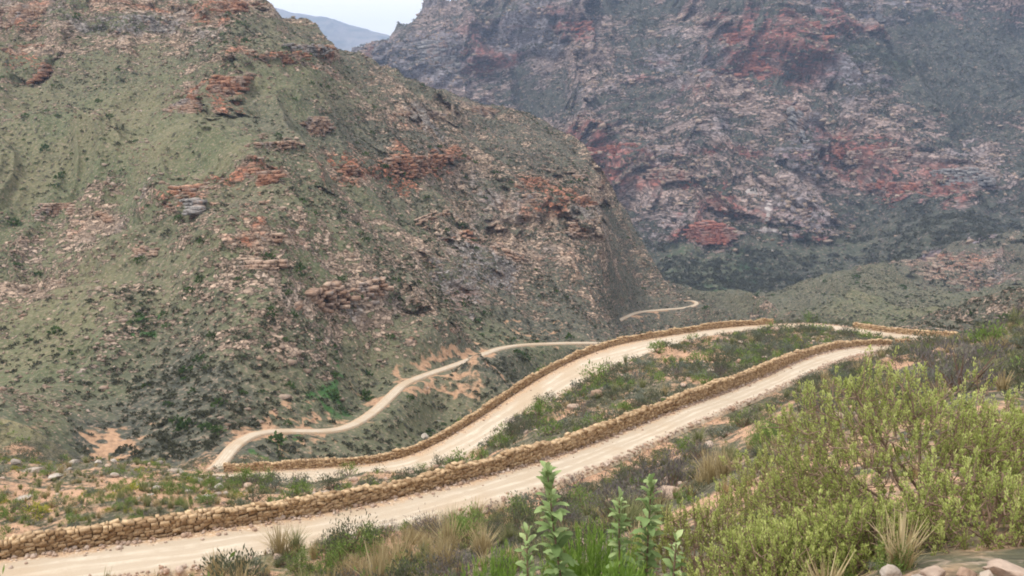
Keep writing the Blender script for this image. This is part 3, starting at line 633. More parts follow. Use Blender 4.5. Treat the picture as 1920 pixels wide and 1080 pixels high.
def tuft(r, n, R=.3, H=.55, w=.012, tips=True):
    th = r.uniform(0, 2*math.pi, n); lean = r.uniform(0.02, .75, n)**1.2; L = H*r.uniform(.5, 1.1, n)
    b = np.stack([np.cos(th), np.sin(th), 0*th], 1); p0 = b*r.uniform(0, R*.35, n)[:, None]-np.array([0, 0, .05])
    p1 = p0+(b*np.sin(lean*.6)[:, None]+np.array([0, 0, 1])*np.cos(lean*.6)[:, None])*(L*.55)[:, None]
    p2 = p1+(b*np.sin(lean*1.5)[:, None]+np.array([0, 0, 1])*np.cos(lean*1.5)[:, None])*(L*.5)[:, None]
    s = np.stack([-np.sin(th+r.normal(0, 1, n)), np.cos(th), 0*th], 1)*w/2
    V = np.stack([p0-s, p0+s, p1+s*.8, p1-s*.8, p1-s*.8, p1+s*.8, p2+s*.15, p2-s*.15], 1).reshape(-1, 3)
    return V, np.arange(8*n).reshape(-1, 4), np.repeat(np.clip(r.normal(.5, .22, n), 0, 1), 8)

ico = None
def ico_mesh(sub):
    import bmesh
    bm = bmesh.new(); bmesh.ops.create_icosphere(bm, subdivisions=sub, radius=1); bm.verts.ensure_lookup_table()
    V = np.array([v.co[:] for v in bm.verts]); Fq = np.array([[v.index for v in f.verts] for f in bm.faces]); bm.free(); return V, Fq
def rock(r, sub=3, flat=.6, facets=20):
    V, Fq = ico_mesh(sub); d = V.copy()
    N_ = unit(r.normal(size=(facets, 3))); o = r.uniform(.45, .88, facets)
    for nn, oo in zip(N_, o):
        s = d@nn; m = s > oo; d[m] -= nn*(s[m]-oo)[:, None]*.97
    d += unit(d)*((vn2(V[:, 0]*3+V[:, 2]*2+9, V[:, 1]*3-V[:, 2]+9, int(r.integers(999)))-.5)*.16)[:, None]
    d *= np.array([1, r.uniform(.65, .95), flat]); return d, Fq

# where things may stand: grid vertices in view, weighted by ground area
T2 = PZ/PY; RM = np.maximum.accumulate(T2, axis=0); VIS = T2 >= RM-.0015*0-.0006
pu, pv = pix(PX, PY, PZ)
INF = (pu > -60) & (pu < 1980) & (pv > -60) & (pv < 1150) | ((PY < 70) & (pu > -500) & (pu < 2900) & (pv < 1500))
dY = np.gradient(PY[:, 0])[:, None]; AREA = (PY*np.gradient(av)[None, :]*dY).astype(np.float32); AREA[~INF] = 0; AREA[~VIS] *= .0
DR = np.full((NB, NA), 99., np.float32)
for nm in RD:
    sl, d, h = RD[nm]; DR[sl] = np.minimum(DR[sl], d)
def pick(r, mask_w, n):
    w_ = (AREA*mask_w).ravel().astype(np.float64); c = np.cumsum(w_); k = np.searchsorted(c, r.random(n)*c[-1])
    jit = r.uniform(-.5, .5, (n, 2)); i, j_ = np.divmod(k, NA)
    y = PY[i, j_]+jit[:, 0]*dY[i, 0]; x = PX[i, j_]+jit[:, 1]*PY[i, j_]*.0012; return x, y, PZ[i, j_], i, j_
def thin(x, y, rad):
    """drop picks that crowd an earlier one"""
    cell = {}; keep = []
    for k in range(len(x)):
        key = (int(x[k]//1.5), int(y[k]//1.5)); ok = True
        for a in (-1, 0, 1):
            for b in (-1, 0, 1):
                for m in cell.get((key[0]+a, key[1]+b), ()):
                    if (x[k]-x[m])**2+(y[k]-y[m])**2 < (.55*(rad[k]+rad[m]))**2: ok = False
        if ok: cell.setdefault(key, []).append(k); keep.append(k)
    return np.array(keep)

def zone_of(x, y):
    k1 = np.argmin((A1[:, 0]-x)**2+(A1[:, 1]-y)**2); N_ = B1[k1, :2]-A1[k1, :2]; s1 = (np.array([x, y])-A1[k1, :2])@N_/(N_@N_)
    k2 = np.argmin((A2[:, 0]-x)**2+(A2[:, 1]-y)**2); N_ = B2[k2, :2]-A2[k2, :2]; s2 = (np.array([x, y])-A2[k2, :2])@N_/(N_@N_)
    u, v = pix(x, y, float(ground(np.array(x), np.array(y))))
    if s1 > .5: return 'slope'
    if s2 < .5: return 'drop'
    return 'knoll' if u < 445 else 'bank'

def place_rot(V, yaw, sc, pos):
    c, s = math.cos(yaw), math.sin(yaw); R_ = np.array([[c, s, 0], [-s, c, 0], [0, 0, 1]]); return (V*sc)@R_+pos

KIND = {  # material, builder, words, category
 'dark': ('grey-green', 'dark scrub'), 'green': ('fresh green', 'leafy'), 'grey': ('pale grey', 'downy'), 'brown': ('purplish-brown', 'twiggy'), 'yellow': ('yellow-flowering', 'small')}
PROTO = {}
def proto(kind, lod, k):
    key = (kind, lod, k)
    if key in PROTO: return PROTO[key]
    r = np.random.default_rng(abs(hash(kind)) % 1 + {'dark': 1, 'green': 2, 'grey': 3, 'brown': 4, 'yellow': 5, 'straw': 6, 'ggrass': 7}[kind]*100+k*10+lod)
    n, lf = ((1500, .05), (420, .085), (110, .15))[lod]
    if kind in ('straw', 'ggrass'): P = (tuft(r, (220, 90, 40)[lod], .35, .6, (.012, .022, .04)[lod]), tubes([], 3))
    elif kind == 'brown': P = shrub(r, int(n*.8), leaf=lf*1.3, upright=.7, ragged=.22, slim=.16)
    elif kind == 'green': P = shrub(r, n, H=.62, leaf=lf, upright=.65, ragged=.2, slim=.36)
    elif kind == 'grey': P = shrub(r, n, H=.45, leaf=lf*.9, upright=.3, ragged=.2, slim=.5, clumps=22)
    elif kind == 'yellow': P = shrub(r, n, H=.4, leaf=lf*.8, upright=.4, ragged=.18, slim=.6)
    else: P = shrub(r, n, leaf=lf, ragged=.22, slim=.33, clumps=20)
    PROTO[key] = P; return P

r = np.random.default_rng(5)
nearw = (PY < 123) & (DR > .5) & (PY > 9.5) & ((PY > 13) | (PX < 1.2))
nz_ = fbm(Xg/6, Yg/6, 3, 601); cl = sstep(.36, .66, nz_)
base_w = nearw*(.16+1.2*cl)*np.where(PY < 30, .8, 1.)
x, y, z, gi, gj = pick(r, base_w, 6000)
u_, v_ = pix(x, y, z)
zone = [zone_of(x[k], y[k]) for k in range(len(x))]
size = np.clip(r.lognormal(-.05, .33, len(x)), .4, 2.0)
for k in range(len(x)):
    if zone[k] == 'knoll': size[k] *= .62
    if zone[k] == 'bank' and u_[k] > 820: size[k] *= 1.12
    dr_ = DR[gi[k], gj[k]]
    if dr_ < 3.4 and zone[k] in ('slope', 'bank'): size[k] *= .22+.22*dr_
    if zone[k] == 'slope' and u_[k] < 900 and v_[k] > 995: size[k] *= 1.25
near_hero = ((x > .2) & (y < 12)); size[near_hero] *= .6
kp = thin(x, y, size*.42)
kinds = []
for k in range(len(x)):
    zz = zone[k]; q = r.random()
    if zz == 'knoll': kk = 'ggrass' if q < .34 else 'green' if q < .68 else 'yellow' if q < .74 else 'straw' if q < .84 else 'dark' if q < .93 else 'grey'
    elif zz == 'bank': kk = 'dark' if q < .50 else 'green' if q < .66 else 'grey' if q < .80 else 'brown' if q < .89 else 'straw' if q < .94 else 'ggrass'
    elif zz == 'drop': kk = 'dark' if q < .6 else 'green' if q < .7 else 'grey' if q < .9 else 'brown'
    elif u_[k] < 900: kk = 'straw' if q < .5 else 'ggrass' if q < .68 else 'dark' if q < .85 else 'brown' if q < .93 else 'green'
    else: kk = 'dark' if q < .38 else 'brown' if q < .56 else 'ggrass' if q < .74 else 'straw' if q < .84 else 'grey' if q < .92 else 'green'
    kinds.append(kk)
# surveyed larger shrubs (bearing, inclination of the foot, height in picture lines)
NAMED = [('green', 1120, 712, 34, 'fresh green bush on the bank edge below the near bend of the middle road'),
 ('green', 1010, 790, 34, 'fresh green bush at the foot of the bank beside the middle road'),
 ('green', 940, 838, 28, 'low bright green bush at the bank tip between road and wall'),
 ('green', 1235, 662, 24, 'small green bush where the bank meets the middle road'),
 ('green', 1520, 603, 22, 'round green bush on the skyline of the bank between the two far walls'),
 ('yellow', 1500, 645, 14, 'yellow-flowering bush just above the upper wall near its far bend'),
 ('green', 1855, 652, 50, 'dense dark-stemmed green bush on the red earth rise at the right edge'),
 ('dark', 1740, 655, 36, 'dark grey-green bush hiding the far bend of the upper road'),
 ('grey', 1690, 660, 26, 'pale grey bush at the end of the upper wall'),
 ('green', 560, 1072, 40, 'grey-green bush with upright shoots on the near verge of the upper road'),
 ('green', 775, 1003, 34, 'bright green needle-leaved bush on the near verge, left of its pair'),
 ('dark', 832, 1003, 32, 'darker needle-leaved bush on the near verge, right of its pair'),
 ('dark', 965, 1000, 58, 'tall grey-green shrub on the red soil below the upper road'),
 ('brown', 1080, 915, 26, 'purplish shrub beside the near verge above the broad-leaved stalk'),
 ('green', 690, 908, 20, 'small green bush in front of the middle road by the wall foot'),
 ('green', 790, 886, 16, 'low green bush peeping over the upper wall'),
 ('green', 900, 862, 26, 'dark green bush at the lowest tip of the bank'),
 ('dark', 1395, 800, 34, 'dark shrub on the inner verge where the upper road climbs away'),
 ('straw', 1330, 905, 60, 'tall straw-coloured grass tussock left of the olive bush')]
def foot(u, v):
    t_ = slope_of(v); a = (u-960)/F*(CP-t_*SP); i = int(np.clip(np.searchsorted(av, a), 1, NA-1)); k = np.nonzero(T2[:, i] >= t_)[0]
    k = k[0] if len(k) else int(np.argmax(T2[:, i])); return a*Yg[k, 0], Yg[k, 0], float(Zg[k, i])
items = []   # (screen height, kind, x, y, z, size, label, zone)
for kk, u0, v0, hp, lab in NAMED:
    fx, fy, fz = foot(u0, v0); D = fy*CP-fz*SP; h = hp*D/F; items.append((9e9, kk, fx, fy, fz, h/.58, lab, zone_of(fx, fy)))
for k in kp:
    D = y[k]*CP-z[k]*SP
    if any((x[k]-it[2])**2+(y[k]-it[3])**2 < (.3*it[5]+.3*size[k])**2 for it in items[:len(NAMED)]): continue
    if not (-20 < u_[k] < 1940 and v_[k] < 1100): D *= 100
    items.append((size[k]/D*(1 if D < 1000 else 1), kinds[k], x[k], y[k], z[k], size[k], None, zone[k]))
SH = sorted([i for i in items if i[1] not in ('straw', 'ggrass')], key=lambda i: -i[0]); GR = sorted([i for i in items if i[1] in ('straw', 'ggrass')], key=lambda i: -i[0])
print('shrubs', len(SH), 'tufts', len(GR))
ORD = ['largest', 'second largest', 'third largest', 'fourth largest', 'fifth largest', 'sixth largest', 'seventh largest', 'eighth largest', 'ninth largest', 'tenth largest', 'eleventh largest', 'twelfth largest', 'thirteenth largest', 'fourteenth largest', 'fifteenth largest']
ZN = {'slope': 'on the near slope', 'bank': 'on the bank between the walls', 'knoll': 'on the left knoll', 'drop': 'behind the middle wall'}
def where(u):
    return ['far left', 'left third', 'left of centre', 'left centre', 'right centre', 'right of centre', 'towards the right', 'far right'][int(np.clip(u/240, 0, 7))]
def band(zn, v):
    if zn in ('drop',): return ''
    lo, mid_ = {'slope': (760, 900), 'bank': (680, 780), 'knoll': (915, 960)}[zn]
    return ' high up' if v < lo else ' midway' if v < mid_ else ' low down'
MESH = {}
def build_plants(lst, limit, cat_, group, stuffname):
    cnt = {}
    for n_, (sc_, kk, px_, py_, pz_, s_, lab, zn) in enumerate(lst):
        D = py_*CP-pz_*SP; lod = 0 if D < 34 else 1
        if n_ < limit:
            k = n_ % 4; key = (kk, lod, k)
            if key not in MESH:
                fol, stm = proto(kk, lod, k)
                MESH[key] = (mesh_np('foliage', fol[0], fol[1], [MT[kk]], {'tint': fol[2]}), mesh_np('stems', stm[0], stm[1], [m_bark], {'tint': stm[2]}) if len(stm[0]) else None)
            mf, ms = MESH[key]
            nm = 'grass_tuft' if kk in ('straw', 'ggrass') else 'shrub'
            u0, v0 = pix(px_, py_, pz_)
            if lab is None:
                col = {'straw': 'dry grass tuft', 'ggrass': 'green grass tuft'}.get(kk) or KIND[kk][0]+' shrub'
                c_ = (col, zn, band(zn, v0), where(u0)); cnt[c_] = cnt.get(c_, 0)+1
                lab = f"{ORD[min(cnt[c_]-1, 14)]} {col} {ZN[zn]}{c_[2]}, {c_[3]}"
            yaw = float(r.uniform(0, 6.28)); sc = (s_*float(r.uniform(.9, 1.15)), s_*float(r.uniform(.9, 1.15)), s_*float(r.uniform(.85, 1.1)))
            if ms is None:
                o = link(nm, mf); fo = o
            else:
                o = link(nm, None); fo = link('foliage', mf, o); link('stems', ms, o)
            o.location = (px_, py_, pz_); o.rotation_euler = (0, 0, yaw); o.scale = sc
            tag(o, lab, cat_, group)
    rest = {}
    for (sc_, kk, px_, py_, pz_, s_, lab, zn) in lst[limit:]:
        D = py_*CP-pz_*SP; rest.setdefault(kk, []).append((px_, py_, pz_, s_, 1 if D < 55 else 2))
    parts = []; mats = []; fm = []
    for kk, L_ in rest.items():
        mats.append(MT[kk])
        for (a, b, c, s_, lod) in L_:
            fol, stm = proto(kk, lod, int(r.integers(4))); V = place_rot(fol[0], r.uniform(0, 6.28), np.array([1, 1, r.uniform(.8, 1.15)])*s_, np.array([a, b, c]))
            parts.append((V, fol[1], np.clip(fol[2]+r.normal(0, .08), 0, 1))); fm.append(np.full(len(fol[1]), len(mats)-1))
    if parts:
        V, Fq, T_ = cat(parts); tag(link(stuffname, mesh_np(stuffname, V, Fq, mats, {'tint': T_}, fmat=np.concatenate(fm))), kind='stuff')
build_plants(SH, 285, 'shrub', 'shrubs on the slopes around the dirt roads', 'undergrowth')
build_plants(GR, 190, 'grass tuft', 'grass tufts around the dirt roads', 'grass')

# low cover: stubble of small plants over the near ground
x, y, z, gi, gj = pick(r, ((PY < 110) & (DR > .3) & (PY > 3))*(.3+cl)*np.clip(30/PY, .25, 2.2), 8000)
parts = []; fm = []; ks = ['dark', 'straw', 'ggrass', 'grey', 'brown', 'green']
for k in range(len(x)):
    kk = int(r.choice(6, p=[.28, .24, .2, .1, .12, .06])); fol, _ = proto(ks[kk], 2, int(r.integers(4)))
    s_ = r.uniform(.15, .45) if kk not in (1, 2) else r.uniform(.3, .7)
    if y[k] < 9: s_ *= .6; fol, _ = proto(ks[kk], 0 if kk not in (1, 2) else 1, int(r.integers(4)))
    if DR[gi[k], gj[k]] < 1.5: s_ *= .5
    parts.append((place_rot(fol[0], r.uniform(0, 6.28), s_, np.array([x[k], y[k], z[k]])), fol[1], np.clip(fol[2]+r.normal(0, .1), 0, 1))); fm.append(np.full(len(fol[1]), kk))
V, Fq, T_ = cat(parts); tag(link('ground_cover', mesh_np('ground_cover', V, Fq, [MT[k] for k in ks], {'tint': T_}, fmat=np.concatenate(fm))), kind='stuff')

# ---- stones lying on the near ground
ROCKM = {}
def rock_mesh(k, flat, mat, sub=3):
    key = (k, flat, mat.name, sub)
    if key not in ROCKM:
        V, Fq = rock(np.random.default_rng(900+k), sub, flat); ROCKM[key] = mesh_np('boulder', V, Fq, [mat], {'tint': np.full(len(V), (k*.37) % 1)}, smooth=False)
    return ROCKM[key]
BR = [(1120,745,52,16,.5,0,'cluster-topping pinkish boulder on the bank, below the green bush beside the middle road'),
(1075,768,40,14,.6,0,'pinkish boulder beside the shrub line on the bank, nearer the middle road'),
(1165,712,46,14,.45,0,'tan boulder midway up the bank between shrubs'),(1235,650,34,12,.5,0,'orange boulder at the bank top near the bend of the middle road'),
(1290,645,30,10,.5,0,'small tan boulder on the bank crest'),(1330,700,34,9,.45,0,'flat tan rock low on the bank above the upper wall'),
(1455,625,38,11,.6,0,'pale orange rock on the bank crest between the far walls'),(1550,628,22,10,.7,0,'upright tan rock left of the far bend'),
(797,824,28,14,.8,1,'white boulder leaning outside the middle wall'),(1480,806,44,32,.8,1,'tall pale grey boulder above the olive bush'),
(1530,838,44,22,.6,0,'pinkish boulder right of the pale grey one above the olive bush'),(900,1010,70,16,.4,0,'broad buried boulder in the grass of the near slope'),
(985,1000,46,18,.6,0,'tan boulder by the tall grey-green shrub on the near slope'),(1060,935,44,14,.5,0,'reddish boulder beside the near verge'),
(1290,830,26,12,.5,0,'reddish boulder on the inner verge'),(1370,770,36,8,.4,0,'low tan boulder on the inner verge further up'),
(60,886,64,10,.3,1,'long layered grey slab at the far left of the knoll'),(105,898,46,8,.3,1,'grey slab just below the long one on the knoll'),
(30,872,44,8,.35,1,'grey rock at the left end of the knoll crest'),(250,915,36,10,.45,1,'pale flat rock in the middle of the knoll'),
(295,918,34,10,.45,1,'pale flat rock beside its twin in the middle of the knoll'),(330,888,58,7,.25,1,'long thin slab along the knoll crest'),
(215,897,26,10,.6,1,'small grey boulder on the knoll'),(45,938,48,10,.4,1,'pale slab low on the knoll at left'),(375,905,48,9,.35,1,'slab at the right end of the knoll'),
(140,868,34,9,.5,1,'pale boulder on the knoll crest'),(185,870,22,9,.6,1,'white stone on the knoll crest'),(300,872,26,9,.5,1,'grey stone near the right of the knoll crest'),
(1840,700,20,10,.6,0,'reddish rock on the right-hand rise'),(1890,720,20,10,.6,0,'rust-coloured rock at the right edge of the rise'),(1780,670,36,12,.5,0,'rust-coloured rock below the bush on the rise')]
for n_, (u0, v0, wp, hp, fl, pale, lab) in enumerate(BR):
    fx, fy, fz = foot(u0, v0); D = fy*CP-fz*SP; R_ = wp*D/F/2*.85
    o = link('boulder', rock_mesh(n_ % 9, fl, m_pale if pale else m_boulder)); o.location = (fx, fy, fz+R_*fl*.35); o.scale = (R_, R_*.8, R_); o.rotation_euler = (rnd.uniform(-.15, .15), rnd.uniform(-.15, .15), rnd.uniform(-.5, .5))
    tag(o, lab, 'boulder', 'boulders on the near ground')
x, y, z, gi, gj = pick(r, ((PY < 115) & (PY > 8) & (DR > .5))*(.12+sstep(.5, .75, fbm(Xg/5, Yg/5, 3, 611))), 900)
sz = np.clip(r.lognormal(-1.6, .5, len(x)), .07, .42)
zr = [zone_of(x[k], y[k]) for k in range(len(x))]
od = np.argsort(-sz/y*((pix(x, y, z)[0] > 0) & (pix(x, y, z)[0] < 1920) & (pix(x, y, z)[1] < 1080))); cnt = {}
Vr, Fr = ico_mesh(2); parts = []
for n_, k in enumerate(od):
    zn = zr[k]; u0, v0 = pix(x[k], y[k], z[k])
    if n_ < 120:
        fl = float(rnd.choice([.4, .55, .7])); pl = zn == 'knoll' and rnd.random() < .6
        o = link('stone', rock_mesh(int(r.integers(9)), fl, m_pale if pl else m_boulder, 2)); o.location = (x[k], y[k], z[k]+sz[k]*.15); o.scale = (sz[k],)*3; o.rotation_euler = (0, 0, rnd.uniform(0, 6.28))
        cw = 'pale grey' if pl else 'tan'; c_ = (cw, zn, band(zn, v0), where(u0)); cnt[c_] = cnt.get(c_, 0)+1
        tag(o, f"{ORD[min(cnt[c_]-1, 14)]} {cw} stone {ZN[zn]}{c_[2]}, {c_[3]}", 'stone', 'loose stones on the near ground')
    else:
        V, Fq = rock(np.random.default_rng(int(k) % 12), 2, .6); parts.append((place_rot(V, r.uniform(0, 6.28), sz[k], np.array([x[k], y[k], z[k]+sz[k]*.1])), Fq, np.full(len(V), r.random())))
V, Fq, T_ = cat(parts); tag(link('small_stones', mesh_np('small_stones', V, Fq, [m_boulder], {'tint': T_})), kind='stuff')
# gravel thrown to the road edges
def gravel(A, B, n, seed):
    r_ = np.random.default_rng(seed); V, Fq = ico_mesh(1); Vs = []; i = r_.integers(0, len(A), n)
    lat = np.where(r_.random(n) < .62, np.abs(r_.normal(0, .09, n)), 1-np.abs(r_.normal(0, .07, n))); c = A[i]*(1-lat)[:, None]+B[i]*lat[:, None]; c = c+r_.normal(0, .12, c.shape)*np.array([1, 1, 0]); c[:, 2] += .04
    s_ = np.clip(r_.lognormal(-3.0, .5, n), .02, .14); return [(place_rot(V+r_.uniform(-.2, .2, V.shape), 0, s_[k], c[k]), Fq, np.full(len(V), r_.random())) for k in range(n)]
V, Fq, T_ = cat(gravel(A1, B1, 5200, 1)+gravel(A2, B2, 1500, 2)); tag(link('gravel', mesh_np('gravel', V, Fq, [m_boulder], {'tint': T_})), kind='stuff')

# ---- bedded rock outcrops standing out of the slopes
def surf_y(a, z):
    i = int(np.clip(np.searchsorted(av, a), 1, NA-2)); c = Zg[:, i]; return i, c
m_cliff = {}
def cliff_mat(name, lo, hi, stain, S):
    t = NT(name); p = t.pos(); v = t.attr('tint'); sp = t.scale(p, 1/S, 1/S, 2.6/S)
    n = t.noise(sp, .8, 5, .65); g = t.noise(t.scale(p, 1/S, 1/S, .5/S), .22, 4, .6); st = t.noise(t.scale(p, 1.4/S, 1.4/S, .22/S), .9, 3, .6)
    c = t.mix(v, lo, hi); c = t.mix(t.mapr(g, .48, .66), c, stain); c = t.mix(t.mapr(st, .52, .75, 0, .5), c, [x*.4 for x in lo]); c = t.mix(t.mapr(n, .3, .62, .7, 0), c, [x*.35 for x in lo])
    return t.diffuse(c, t.bump(n, 1., .5*S))
CL = {'red': cliff_mat('red_cliff', (.22, .10, .06), (.46, .26, .17), (.34, .27, .22), 1.2), 'tan': cliff_mat('tan_cliff', (.30, .18, .12), (.50, .37, .28), (.30, .27, .25), 1.2), 'grey': cliff_mat('grey_cliff', (.19, .175, .165), (.40, .37, .34), (.38, .23, .16), 1.2),
      'fred': cliff_mat('far_red_cliff', (.24, .075, .055), (.44, .19, .13), (.30, .20, .17), 4), 'ftan': cliff_mat('far_tan_cliff', (.22, .15, .12), (.44, .34, .28), (.28, .12, .09), 4), 'fgrey': cliff_mat('far_grey_cliff', (.16, .155, .155), (.36, .34, .33), (.30, .2, .16), 4)}
def outcrop(u, v, ru, rv, kind, label, seed, slant=0., dens=.97):
    r = np.random.default_rng(seed); x0, y0, z0 = hit(u, v); D = y0*CP-z0*SP; rx = ru*D/F; rz = rv*D/F; far = y0 > 640
    ch0 = (2.0 if far else .55)*max(1, (rz/(10 if far else 3))**.4); parts = []; ph = r.uniform(0, 9)
    z = -rz
    while z < rz:
        ch = ch0*r.uniform(.6, 1.5); x = -rx*r.uniform(.95, 1.1)
        while x < rx:
            l = ch*r.uniform(.8, 4.2); e = (x/rx)**2+(z/rz*.9)**2; zz = z0+z+slant*x+ch0*1.2*(float(vn2(np.array([x/(ch0*7)+ph]), np.array([0.5]), seed))-.5)*2
            if e < r.uniform(.85, 1.1) and r.random() < dens:
                a = (x0+x)/y0; i = int(np.clip(np.searchsorted(av, a), 1, NA-2)); j0 = np.searchsorted(GY, y0*.75); col_ = Zg[j0:, i]
                k = np.nonzero(col_ > zz)[0]; kb = np.nonzero(col_ > zz-(z+rz)*.75)[0]
                if len(k) and len(kb) and Yg[j0+k[0], 0] < y0*1.3:
                    yt, yb = Yg[j0+k[0], 0], Yg[j0+kb[0], 0]; butt = (float(vn2(np.array([x/(ch0*4)+ph]), np.array([z/(ch0*9)]), seed+1))-.5)*ch0*3.2
                    yf = min(yt-.15*ch, .55*yb+.45*yt)+butt*.5-.3*ch0+r.normal(0, .10*ch0)
                    yf = min(yf, yt-.1*ch); dep = min(yt-yf+ch0*1.2, ch0*9)
                    b = BOX8*r.uniform(.82, 1.08, BOX8.shape); V = b*np.array([l*.53, dep/2, ch*.56]); tl = r.normal(slant, .05); V[:, 2] += V[:, 0]*tl; ya = r.normal(0, .12); V[:, 1] += V[:, 0]*ya
                    parts.append((V+np.array([x0+x+l/2, yf+dep/2, zz]), SF8, np.full(8, np.clip(r.beta(1.5, 1.5)+.2*(z > rz*.5), 0, 1))))
            x += l*r.uniform(.85, 1.0)
        z += ch*.95
    if not parts: print('empty outcrop', label); return
    lo_ = np.array([p_[0].min(0) for p_ in parts])-.8*ch0; hi_ = np.array([p_[0].max(0) for p_ in parts])+.8*ch0; n = len(parts); lab_ = np.arange(n)
    for _ in range(60):
        old = lab_.copy()
        for q in range(n):
            m = np.all((lo_ <= hi_[q]) & (hi_ >= lo_[q]), axis=1); lab_[m] = lab_[m].min()
        if (old == lab_).all(): break
    big_ = np.bincount(lab_).argmax(); parts = [p_ for p_, l_ in zip(parts, lab_) if l_ == big_]
    V, Fq, T_ = cat(parts); tag(link('rock_outcrop', mesh_np('rock_outcrop', V, Fq, [CL[('f' if far else '')+kind]], {'tint': T_})), label, 'rock outcrop', 'rock outcrops on the slopes', 'thing')
OC = [(1010,385,44,20,'tan',-.1,'tan stepped rocks between the red ledge and the spur cliff'),(1095,425,40,16,'tan',0,'tan ledges under the red bands near the spur end'),(960,430,44,10,'tan',-.2,'pale broken ledge above the right side of the broad grey rock'),(800,410,40,8,'tan',.25,'row of pale blocks on the dark slope below the big dark red band'),(690,545,24,18,'tan',0,'small tan crag right of the blocky crag above the lower road'),(480,500,50,8,'tan',0,'faint tan ledge low on the left slope'),(250,470,50,8,'tan',-.1,'thin tan strata left of the faint tan ledge'),(62,138,40,22,'red',0,'orange-red rock face in the upper left corner area, below the skyline cliffs'),(48,92,52,9,'red',0,'thin red ledge just above the orange-red face at upper left'),
(30,30,58,22,'tan',0,'weathered tan cliff in the top left corner'),(300,10,90,16,'red',0,'red cliff cut by the top edge, left of centre of the near ridge'),(260,50,75,16,'grey',0,'smooth grey cliff under the ridge top at left'),(395,16,64,20,'red',-.05,'red cliff on the near ridge just before the skyline drops'),
(395,165,44,24,'red',.1,'red and tan ledges left of the grey buttress below the ridge'),(440,180,20,36,'red',0,'tall red and grey buttress hanging below the near ridge'),(345,200,40,12,'tan',0,'low tan ledge left of the tall buttress'),
(505,114,56,14,'red',.12,'long red cliff band rising to the skyline notch'),(562,96,42,12,'grey',.05,'grey columned cliff at the skyline notch'),(603,100,16,14,'red',0,'last red column of the cliff at the skyline notch'),
(590,240,22,18,'tan',0,'isolated tan crag in the upper gully'),(510,275,36,10,'tan',0,'small tan ledge at the head of the dark gully'),
(455,338,68,15,'red',0,'long orange-red ledge across the middle of the left slope'),(320,366,45,13,'red',0,'red broken ledge left of the pale capped block'),(362,385,30,13,'grey',0,'pale block-capped ledge in the middle of the left slope'),
(210,415,60,7,'tan',-.12,'thin tan strata sloping down at left'),(90,395,46,12,'tan',0,'reddish rubble ledge by the left gully'),(460,448,64,9,'tan',0,'low red-tan ledge below the long orange-red one'),
(735,318,92,19,'red',.03,'big dark red overhanging band in the centre of the spur'),(835,296,42,11,'red',-.15,'tan-red ledge right of the big dark red band'),(880,205,54,9,'tan',-.1,'tan ledge under the crest of the spur'),(745,214,85,4,'tan',0,'thin pale ledge above the big dark red band'),
(985,340,38,8,'red',0,'red ledge left of the long cliff near the spur end'),(1085,360,60,9,'red',.05,'upper red band of the cliff near the spur end'),(1060,388,46,9,'red',.05,'lower red band of the cliff near the spur end'),
(1085,338,64,8,'tan',0,'pale cap of the cliff near the spur end'),
(870,446,64,5,'red',0,'thin red ledge above the broad grey slab'),
(605,562,42,22,'tan',0,'blocky red crag above the lower road, left of the darker rib'),
(1440,85,92,46,'red',.12,'great red cliff high on the far mountain'),(1375,120,22,26,'red',0,'red shoulder left of the great red cliff'),(1560,58,40,16,'red',0,'red blocks right of the great red cliff'),(1590,287,44,15,'red',0,'bright red face midway up the far mountain at right'),
(1325,440,46,17,'red',0,'red cliff foot on the far mountain just right of the spur'),(1370,392,46,10,'red',-.1,'red ledge above the cliff foot'),(1500,415,56,20,'tan',.15,'tan cliff foot right of the scree chute'),(1700,352,70,11,'red',0,'long reddish ledge low on the far mountain at right'),
(1085,75,22,32,'red',.2,'red streak cliff under the mountain shoulder'),(925,118,40,8,'red',-.2,'dark red ledge below the mountain skyline'),(1165,288,70,14,'red',0,'red ledges right behind the spur'),(1100,250,14,26,'red',-.6,'steep red rib behind the spur'),
(1650,32,80,12,'grey',0,'pale grey cliff band near the top right'),(1485,240,14,34,'grey',-.6,'pale grey rib curving down the middle of the mountain'),
(1510,285,14,24,'grey',.6,'second grey rib meeting the curved one'),(800,110,70,30,'grey',.1,'grey cliffs under the mountain skyline by the notch'),(712,70,16,12,'tan',0,'yellowish rounded crag at the mountain end by the notch'),(690,100,18,22,'tan',0,'grey-tan cliff at the very end of the mountain by the notch'),
(1250,330,44,10,'tan',0,'tan ledge between the spur and the curved rib'),(1640,300,60,14,'tan',.1,'pale layered cliff right of the bright red face'),(1800,335,50,16,'grey',0,'grey crags low on the right of the mountain'),(1020,60,50,24,'grey',.1,'grey folded cliff left of the red streak'),
(1820,500,120,34,'tan',.1,'dark rocky hill at the right behind the green rise'),(1730,545,46,9,'red',0,'reddish foot of the dark rocky hill'),(1450,577,60,5,'tan',0,'rocky lip above the river bed at the valley floor')]
for n_, (u0, v0, ru, rv, kd, sl_, lab) in enumerate(OC): outcrop(u0, v0, ru, rv, kd, lab, 700+n_, sl_)

